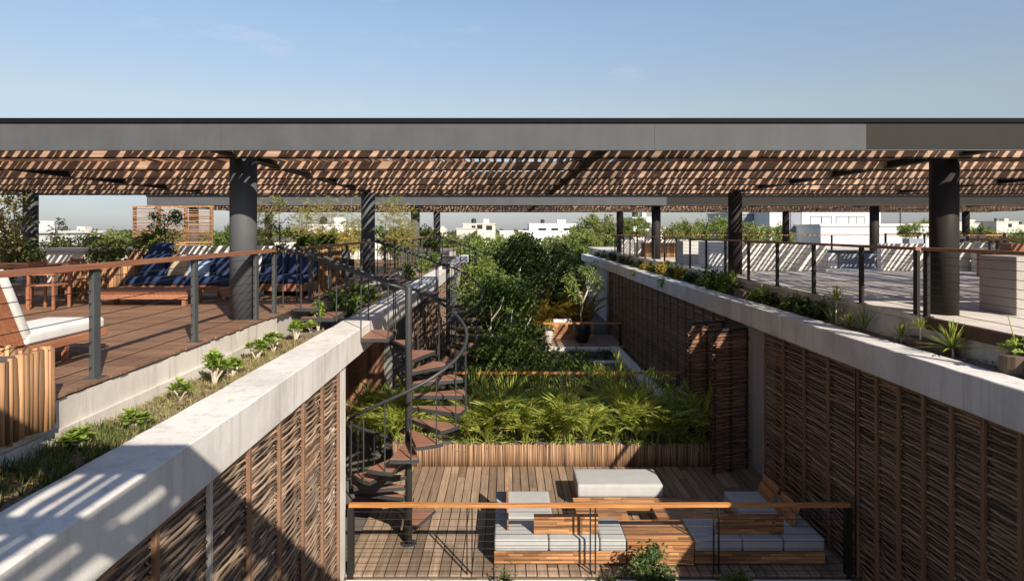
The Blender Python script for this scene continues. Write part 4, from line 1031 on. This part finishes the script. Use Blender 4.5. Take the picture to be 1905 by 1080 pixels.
b = MB(); b.obox((RXC-.05,18.2,-.3),(.2,0,0),(0,.35,.02),(0,-.02,.13)); single('log', b, M['bark'], 'dark sawn log lying in the right planter among shrubs', 'log', (RXC,18.2,-.42), bevel=.03)
b = MB(); b.obox((6.5,10.45,-.36),(.1,0,0),(0,.5,.02),(0,-.01,.08)); single('log', b, M['bark'], 'short brown plank-like log behind the small palm seedlings', 'log', (RXC,10.45,-.42), bevel=.015)
SH = []
for i, (lf, r, hh) in enumerate((('l_mid',.3,.34),('l_dark',.33,.3),('l_yel',.26,.26),('l_lite',.28,.3))):
    b = MB(); crown(b, (0,0,hh*.7), (r*.75,r*1.2,hh), 13, 46, .12, .045, .13, .2); SH.append(mesh(b, M[lf], 'foliage'))
OR = ['first','second','third','fourth','fifth','sixth','seventh','eighth','ninth','tenth','eleventh','twelfth','thirteenth','fourteenth','fifteenth','sixteenth','seventeenth','eighteenth','nineteenth','twentieth','twenty-first','twenty-second']
KD = ['mid green','dark green','golden yellow','light green']
for i, (y, k) in enumerate(((14.1,1),(14.8,1),(15.6,0),(16.5,1),(17.4,3),(19.0,1),(19.8,0),(20.7,1),(21.7,0),(22.7,1),(23.9,1),(25.1,2),(26.3,0),(27.6,2),(29.2,3),(31,2),(33,1),(35.5,0),(38,1),(41,1),(44.5,0),(48,1))):
    t = thing('low_shrub', '%s low shrub, %s from the viewer along the back of the right planter' % (KD[k], OR[i]), 'shrub', (RXC+U(-.04,.04),y,-.42), U(0,6), 'low shrubs along the right planter')
    part('foliage', SH[k], None, t); s = U(.8,1.2)*(.72 if y < 19 else 1); t.scale = (s,s,s*U(.9,1.15))
for i, (y, zz) in enumerate(((30.5,-.6),(25,-.6))):
    t = thing('trailing_vine', ['light trailing sprig hanging over the right parapet, farther one','dark trailing sprig hanging over the right parapet, nearer one'][i], 'vine', (5.8,y,-.38)); b = MB(); clump(b, (-.05,0,-.05), .16, 50, .12, .05); clump(b, (-.06,.1,-.2), .1, 20, .1, .05); b.tube([(.2,0,.02),(-.05,0,0),(-.06,.1,-.25)], .008, 4); part('leaves', b, M['l_lite' if i == 0 else 'l_mid'], t)
# ---- near bed below the courtyard kerb
def nearplant(label, px_, top, r, lf, n, per, L, W, y=10.9, dz=0):
    x = px_x(px_, y); z1 = px_z(top, y); z0 = FLOOR-.16; h = z1-z0
    t = thing('bed_shrub', label, 'shrub', (x,y,z0), group='shrubs in the bed below the kerb'); b = MB(); crown(b, (x,y,z0+h*.62), (r,r*.8,h*.42), n, per, L, W, .13, .3); part('foliage', b, M[lf], t, True)
    b = MB()
    for k in range(7): b.tube([(x+U(-.04,.04),y,z0),(x+U(-.4,.4)*r,y+U(-.2,.2),z0+h*.5),(x+U(-.9,.9)*r,y+U(-.3,.3),z0+h*U(.8,1.02))],[.012,.009,.005],5)
    part('stem', b, M['bark'], t, True)
nearplant('dark leafy shrub rising in front of the striped table block', 1212, 1022, .42, 'l_dark', 34, 42, .085, .04)
nearplant('small green sprig left of the dark leafy shrub', 1125, 1062, .14, 'l_mid', 8, 30, .08, .035)
nearplant('low leafy shrub at the right of the near bed, in shade', 1375, 1062, .3, 'l_mid', 16, 36, .08, .035)
nearplant('thin green sprig by the left corner of the sofa', 940, 1056, .09, 'l_mid', 5, 24, .08, .035)
t = thing('yellow_grass_tuft', 'pale yellow grass tuft at the kerb left of the sofa', 'grass tuft', (px_x(808,10.9),10.9,FLOOR-.16)); b = MB(); tuft(b, (0,0,0), 46, .38, .3, .008); part('blades', b, M['l_bam'], t)

# ================================================================== GREENERY ROUND THE LEFT TERRACE
HB = []
for i in range(3):
    b = MB(); crown(b, (0,0,.62), (1.1,.5,.62), 54, 46, .13, .042, .24, .3); st = MB()
    for k in range(6): st.tube([(U(-.3,.3),0,0),(U(-.7,.7),U(-.2,.2),U(.6,1.0))],[.02,.008],5)
    HB.append((mesh(b, M['l_hedge'], 'foliage'), mesh(st, M['bark'], 'stem')))
HL = ['hedge shrub at the far left frame edge','hedge shrub just right of the left outer column','hedge shrub left of the dark fence post','hedge shrub right of the dark fence post','hedge shrub by the left end of the stick screen','hedge shrub under the left half of the stick screen','hedge shrub under the right half of the stick screen','hedge shrub between the screen and the big grey column','hedge shrub behind the column, right side','hedge shrub left of the bamboo']
for i, (px_, y, z, s) in enumerate(((10,18.2,0,1.0),(75,18.6,0,.95),(130,20,0,1.0),(185,20,0,1.0),(235,20.8,0,1.02),(300,21.5,0,.7),(372,21.5,0,.66),(415,20.5,0,.85),(505,21.5,0,.85),(545,23,0,.8))):
    t = thing('hedge_shrub', HL[i], 'shrub', (px_x(px_,y),y,z), U(-.3,.3), 'hedge shrubs along the back of the left terrace'); v = HB[i % 3]
    part('foliage', v[0], None, t); part('stem', v[1], None, t); t.scale = (s,s,s*U(.95,1.15))
for i, (x, y, z, lab) in enumerate(((-8.8,15.05,.7,'leafy plant in the stick planter left of the navy sofa'),(-8.3,15.95,.95,'whitish-lit leafy plant in the tall stick planter'),(-5.2,15.6,.6,'pale leafed plant in the small planter right of the navy sofa'),(-4.6,16.0,.93,'plant in the stick planter behind the first stair landing'),(-4.8,18.0,.88,'plant in the stick planter near the second column'))):
    t = thing('potted_plant', lab, 'plant', (x,y,z-.1)); b = MB(); crown(b, (0,0,.25), (.5 if i == 0 else .3,.28,.28), 16, 46, .12, .05, .15, .2); part('foliage', b, M['l_hedge' if i < 3 else 'l_mid'], t)
def sapling(label, px_, y, z0, top, lf, n, spread, name='sapling'):
    x = px_x(px_, y); z1 = px_z(top, y); t = thing(name, label, 'sapling', (x,y,z0)); b = MB()
    b.tube([(x,y,z0),(x+U(-.1,.1),y,(z0+z1)/2),(x+U(-.15,.15),y,z1)],[.025,.018,.008],6); bl = MB()
    for k in range(n):
        h = U(.35,1.0); z = z0+(z1-z0)*h; a = U(0,2*PI); e = Vector((x+math.cos(a)*spread*(1.2-h*.8),y+math.sin(a)*spread*.6,z+U(0,.25)))
        b.tube([(x,y,z-.12),tuple(e)],[.008,.004],4); clump(bl, e, .16, 18, .13, .045)
    part('trunk', b, M['bark'], t, True); part('crown', bl, M[lf], t, True)
sapling('tall leafy sapling beside the left outer column at the frame edge', 30, 17.3, .2, 372, 'l_hedge', 26, .55)
sapling('pale leafy branch plant cut by the left frame edge', 2, 14.5, .3, 362, 'l_bam', 20, .4)
sapling('young tree growing in front of the stick screen', 312, 20.8, .4, 402, 'l_mid', 40, .7)
sapling('thin sapling in open sky left of the screen', 108, 22, .5, 412, 'l_mid', 6, .2)
sapling('dark leafed sapling right of the vine-covered column', 520, 24, .2, 372, 'l_mid', 18, .5)
def bamboo(seed, n, h, spread):
    rr = random.Random(seed); st = MB(); b = MB()
    for k in range(n):
        x0, y0 = rr.uniform(-.25,.25), rr.uniform(-.25,.25); lx, ly = rr.uniform(-1,1)*spread, rr.uniform(-1,1)*spread; hh = h*rr.uniform(.65,1.05); pts = []
        for i in range(9):
            t = i/8; pts.append(Vector((x0+lx*t*t, y0+ly*t*t, hh*t)))
        st.tube(pts, [.016*(1-.75*i/8) for i in range(9)], 5)
        for i in range(3, 9):
            for q in range(3):
                a = rr.uniform(0,2*PI); p = pts[i] + Vector((0,0,rr.uniform(-.1,.1))); e = p + Vector((math.cos(a),math.sin(a),.5))*rr.uniform(.15,.42)
                st.tube([p, e], .004, 3, False)
                for m_ in range(7):
                    c = p.lerp(e, rr.uniform(.3,1)); d = Vector((math.cos(a+rr.uniform(-1,1)), math.sin(a+rr.uniform(-1,1)), rr.uniform(-.6,.3))); b.leaf(c, d, rdir()+Vector((0,0,1)), rr.uniform(.12,.24), .025, .03)
    return mesh(st, M['l_bam'], 'culms'), mesh(b, M['l_bam'], 'leaves')
BA = [bamboo(71+i, 6, 2.4, .5) for i in range(3)]
BL = ['bamboo clump nearest the big grey column','bamboo clump left of the white distant house','thick yellow bamboo clump in the middle of the left row','bamboo clump just left of the second column','bamboo right behind the second column','leaning pale bamboo right of the second column','yellow bamboo left of the third column','short golden bamboo before the third column']
for i, (px_, y, top) in enumerate(((488,23.5,372),(560,25,366),(598,27,380),(640,26,378),(665,28,392),(722,25,372),(748,27,375),(762,30,405))):
    z1 = px_z(top, y); t = thing('bamboo', BL[i], 'bamboo', (px_x(px_,y),y,.05), U(0,6), 'bamboo clumps behind the left terrace'); v = BA[i % 3]
    part('culms', v[0], None, t); part('leaves', v[1], None, t); s = z1/2.35; t.scale = (s*.9,s*.9,s)
for i, (px_, y, r, lf) in enumerate(((585,30,.8,'l_yel'),(650,31,.9,'l_yel'),(735,33,.9,'l_lite'),(790,37,.9,'l_lite'))):
    bush(['golden bush behind the white striped low wall, left','golden bush just left of the second column','light green bush between second and third columns','light bush by the fourth column'][i], (px_x(px_,y),y,.85), (r,.6,.75), lf, 34, 60, .16, .06, 'bushes at the back of the left terrace', 'terrace_bush', cr=.25)
# vine that wraps the fourth-row left column
t = thing('climbing_vine', 'yellow-green climbing vine wrapped round a far left column', 'vine', (-14.6,42.1,0)); b = MB()
for k in range(260):
    a = U(0,2*PI); b.leaf(Vector((-14.6+.23*math.cos(a),42.1+.23*math.sin(a),U(.2,2.4))), rdir(), Vector((math.cos(a),math.sin(a),.3)), U(.12,.2), .09, .05)
part('leaves', b, M['l_bam'], t, True)

# ================================================================== FAR TREES, HOUSES, FOREST
FT = []
for i, lf in enumerate(('l_hedge','l_mid','l_lite','l_dark')):
    b = MB(); crown(b, (0,0,.62), (.5,.5,.36), 90, 62, .055, .026, .1, .45); tr = MB(); limbs(tr, (0,0,0), (0,0,.6), (.5,.5,.36), .03, 5)
    FT.append((mesh(b, M[lf], 'crown'), mesh(tr, M['bark'], 'trunk')))
def fartree(label, px_, wpx, top, y, k, ground=-11, rz=None, grp='trees beyond the terraces'):
    z1 = px_z(top, y); h = z1 - ground; wd = wpx*y/F
    t = thing('far_tree', label, 'tree', (px_x(px_,y),y,ground), U(0,6), grp); o = part('crown', FT[k][0], None, t); sv = min(h*1.0, wd*1.05); o.scale = (wd,wd,sv); o.location = (0,0,h-.98*sv); o = part('trunk', FT[k][1], None, t); o.scale = (wd,wd,(h-.4*sv)/.98)
for a in (('tall tree left of the far right columns, highest in the gap',1108,92,398,62,0),('bright tree between the two farthest right columns',1178,64,402,68,2),('tree at the left foot of the tall one, light green',1080,80,428,58,2),
          ('leafy tree right of the third right column',1265,80,410,52,0),('light bushy tree mid way behind the right handrail',1325,90,404,55,2),('tree behind the second right column',1385,80,410,50,0),('tree at the left corner of the big white house',1440,76,418,52,2),
          ('reddish-lit bush right of the big white house',1692,44,414,60,2),('round tree between the white house and the big right column',1725,52,408,70,0),('tree right of the big right column by far houses',1822,60,420,70,0),('low tree at the right frame edge',1885,70,428,60,2),
          ('pale green tree behind the big dark tree, left of centre',905,110,442,70,2),('olive tree left of the cream house',838,60,436,80,0),('green tree behind the big dark tree, right of centre',1040,110,436,66,0),('small green tree in front of the cream house',880,50,432,110,1),('low dark tree by the middle white house',965,60,430,110,1),
          ('tree seen under the pergola left of the second column',610,90,424,75,0),('tree behind the bamboo',700,90,424,80,1),('far tree right of the vine column',545,70,422,70,0),('far tree behind the hedge by the screen',205,80,428,70,0),('far tree at the left behind the hedge',110,90,434,75,1),('far tree at left frame edge',20,90,436,60,1),('far tree behind the stick screen',320,90,430,75,0),('far tree right of the screen',430,80,424,70,1),('dark tree by the farthest stair',800,60,430,62,1)):
    fartree(*a)
rf = random.Random(99); b = MB()
for _ in range(1500):
    y = 75*(1400/75)**rf.random(); px_ = rf.uniform(-350,2250); x = px_x(px_, y); top = rf.uniform(-3.2,-.1) + y*.0009; r = rf.uniform(2.5,4.5)*(1+y/900)
    for k in range(46):
        a = rf.uniform(0,2*PI); e = rf.uniform(-.25,1); rr_ = r*math.sqrt(max(0,1-max(0,e)**2))*rf.uniform(.7,1.05)
        p = Vector((x+rr_*math.cos(a), y+rr_*math.sin(a), top - 2.6 + e*2.6*rf.uniform(.8,1.1))); L = rf.uniform(.7,1.4)*(1+y/350)
        b.leaf(p, rdir(), rdir()+Vector((0,-.3,1)), L, L*.6, .1)
stuff('distant_forest', b, M['l_far'], 'low green forest canopy reaching to the horizon', 'forest')
def house(label, vols, y, mat='bwhite', wins=(), dep_=12, name='house', extra=()):
    x0 = min(v[0] for v in vols); x1 = max(v[1] for v in vols)
    t = thing(name, label, 'house', (px_x((x0+x1)/2,y), y, -11)); 
    for i, (a, c, top, dy) in enumerate(vols):
        b = MB(); b.box(px_x(a,y), px_x(c,y), y+dy, y+dy+dep_, -11+i*.004, px_z(top,y)); part('wall', b, M[mat], t, True)
        b = MB(); b.box(px_x(a,y)-.15, px_x(c,y)+.15, y+dy-.15, y+dy+dep_+.15, px_z(top,y)+.002, px_z(top,y)+.22); part('roof', b, M[mat], t, True)
    a, c, top, dy = vols[0]; zt = px_z(top,y)+.22; X0, X1 = px_x(a,y), px_x(c,y)
    b = MB(); xm = X0+(X1-X0)*.3; b.lathe([(.5,zt+.01),(.55,zt+.3),(.55,zt+.9),(.2,zt+1.15)], 12, (xm, y+dy+4)); part('water_tank', b, M['black'], t, True)
    b = MB(); b.box(X0+(X1-X0)*.62, X0+(X1-X0)*.8, y+dy+3, y+dy+6, zt+.01, zt+1.0); part('stair_head', b, M[mat], t, True)
    for a, c, p0, p1, dy, m in wins:
        z0, z1 = px_z(p1,y), px_z(p0,y); w_ = MB(); X0, X1 = px_x(a,y), px_x(c,y)
        w_.box(X0-.08,X1+.08,y+dy-.06,y+dy-.002,z0-.08,z0); w_.box(X0-.08,X1+.08,y+dy-.06,y+dy-.002,z1,z1+.08); w_.box(X0-.08,X0,y+dy-.06,y+dy-.002,z0+.001,z1-.001); w_.box(X1,X1+.08,y+dy-.06,y+dy-.002,z0+.001,z1-.001)
        if X1-X0 > 1.5: w_.box((X0+X1)/2-.05,(X0+X1)/2+.05,y+dy-.055,y+dy-.002,z0+.001,z1-.001)
        o = part('window', w_, M['steel'], t, True); w_ = MB(); w_.box(X0+.002,X1-.002,y+dy-.03,y+dy-.001,z0+.002,z1-.002); part('pane', w_, M[m], o, True)
    return t
house('cream flat-roofed house with open upper storey, above the dark tree on the left', ((862,921,417,0),(853,888,426,-6)), 150, 'bcream', ((878,884,420,426,0,'glass'),(888,897,419,425,0,'glass'),(905,915,420,427,0,'glass')))
house('white house with three dark window bands in the middle distance', ((985,1071,417,0),(930,990,430,-4)), 180, 'bwhite', ((1002,1016,424.5,428,0,'glass'),(1026,1038,424.5,428,0,'glass'),(1049,1064,424.5,428,0,'glass')), 14)
house('white house half hidden by trees behind the far right columns', ((1178,1216,406,0),(1213,1232,425,-2)), 120, 'bwhite', ((1197,1208,414,424,0,'glass'),))
house('big white modern house with grey panels and wide white shutters, on the right', ((1432,1618,388,0),(1614,1666,386,3),(1402,1434,394,5),(1480,1695,421,-6)), 75, 'bwhite', ((1508,1527,404,422,0,'bwhite'),(1529,1546,404,422,0,'bwhite'),(1556,1578,404,421,0,'bwhite'),(1580,1607,404,421,0,'bwhite'),(1408,1431,398,428,4.9,'bgrey'),(1471,1490,388,430,0,'bgrey'),(1634,1646,408,410,3,'glass'),(1634,1646,413,415,3,'glass')))
house('white flat house seen through the bamboo on the left', ((565,640,420,0),(640,700,428,2)), 95, 'bwhite', ((650,668,431,435,2,'glass'),))
house('small white roofed house at the left frame edge beyond the hedge', ((-60,42,434,0),), 62, 'bwhite')
house('long low whitewashed house on the left horizon', ((78,160,430,0),(150,185,433,-4)), 170, 'bcream', ((90,100,432,434,0,'glass'),))
house('cream house on the far right horizon with a dark window', ((1854,1895,412,0),(1800,1856,415,8)), 260, 'bcream', ((1876,1882,416,422,0,'glass'),))
house('long pale block on the right horizon behind the column', ((1770,1835,413,0),(1740,1790,419,5)), 340, 'bcream', ((1812,1816,414,420,0,'glass'),))
house('low cream house right of the cream house on the right horizon', ((1890,1960,418,0),), 300, 'bcream')
house('tiny white house on the horizon left of the cream house', ((805,830,424,0),), 420, 'bcream')
b = MB(); b.tube([(px_x(1675,80),80,-11),(px_x(1675,80),80,px_z(382,80))], .09, 6); single('lamp_pole', b, M['steel'], 'thin tall grey pole right of the big white house', 'pole')
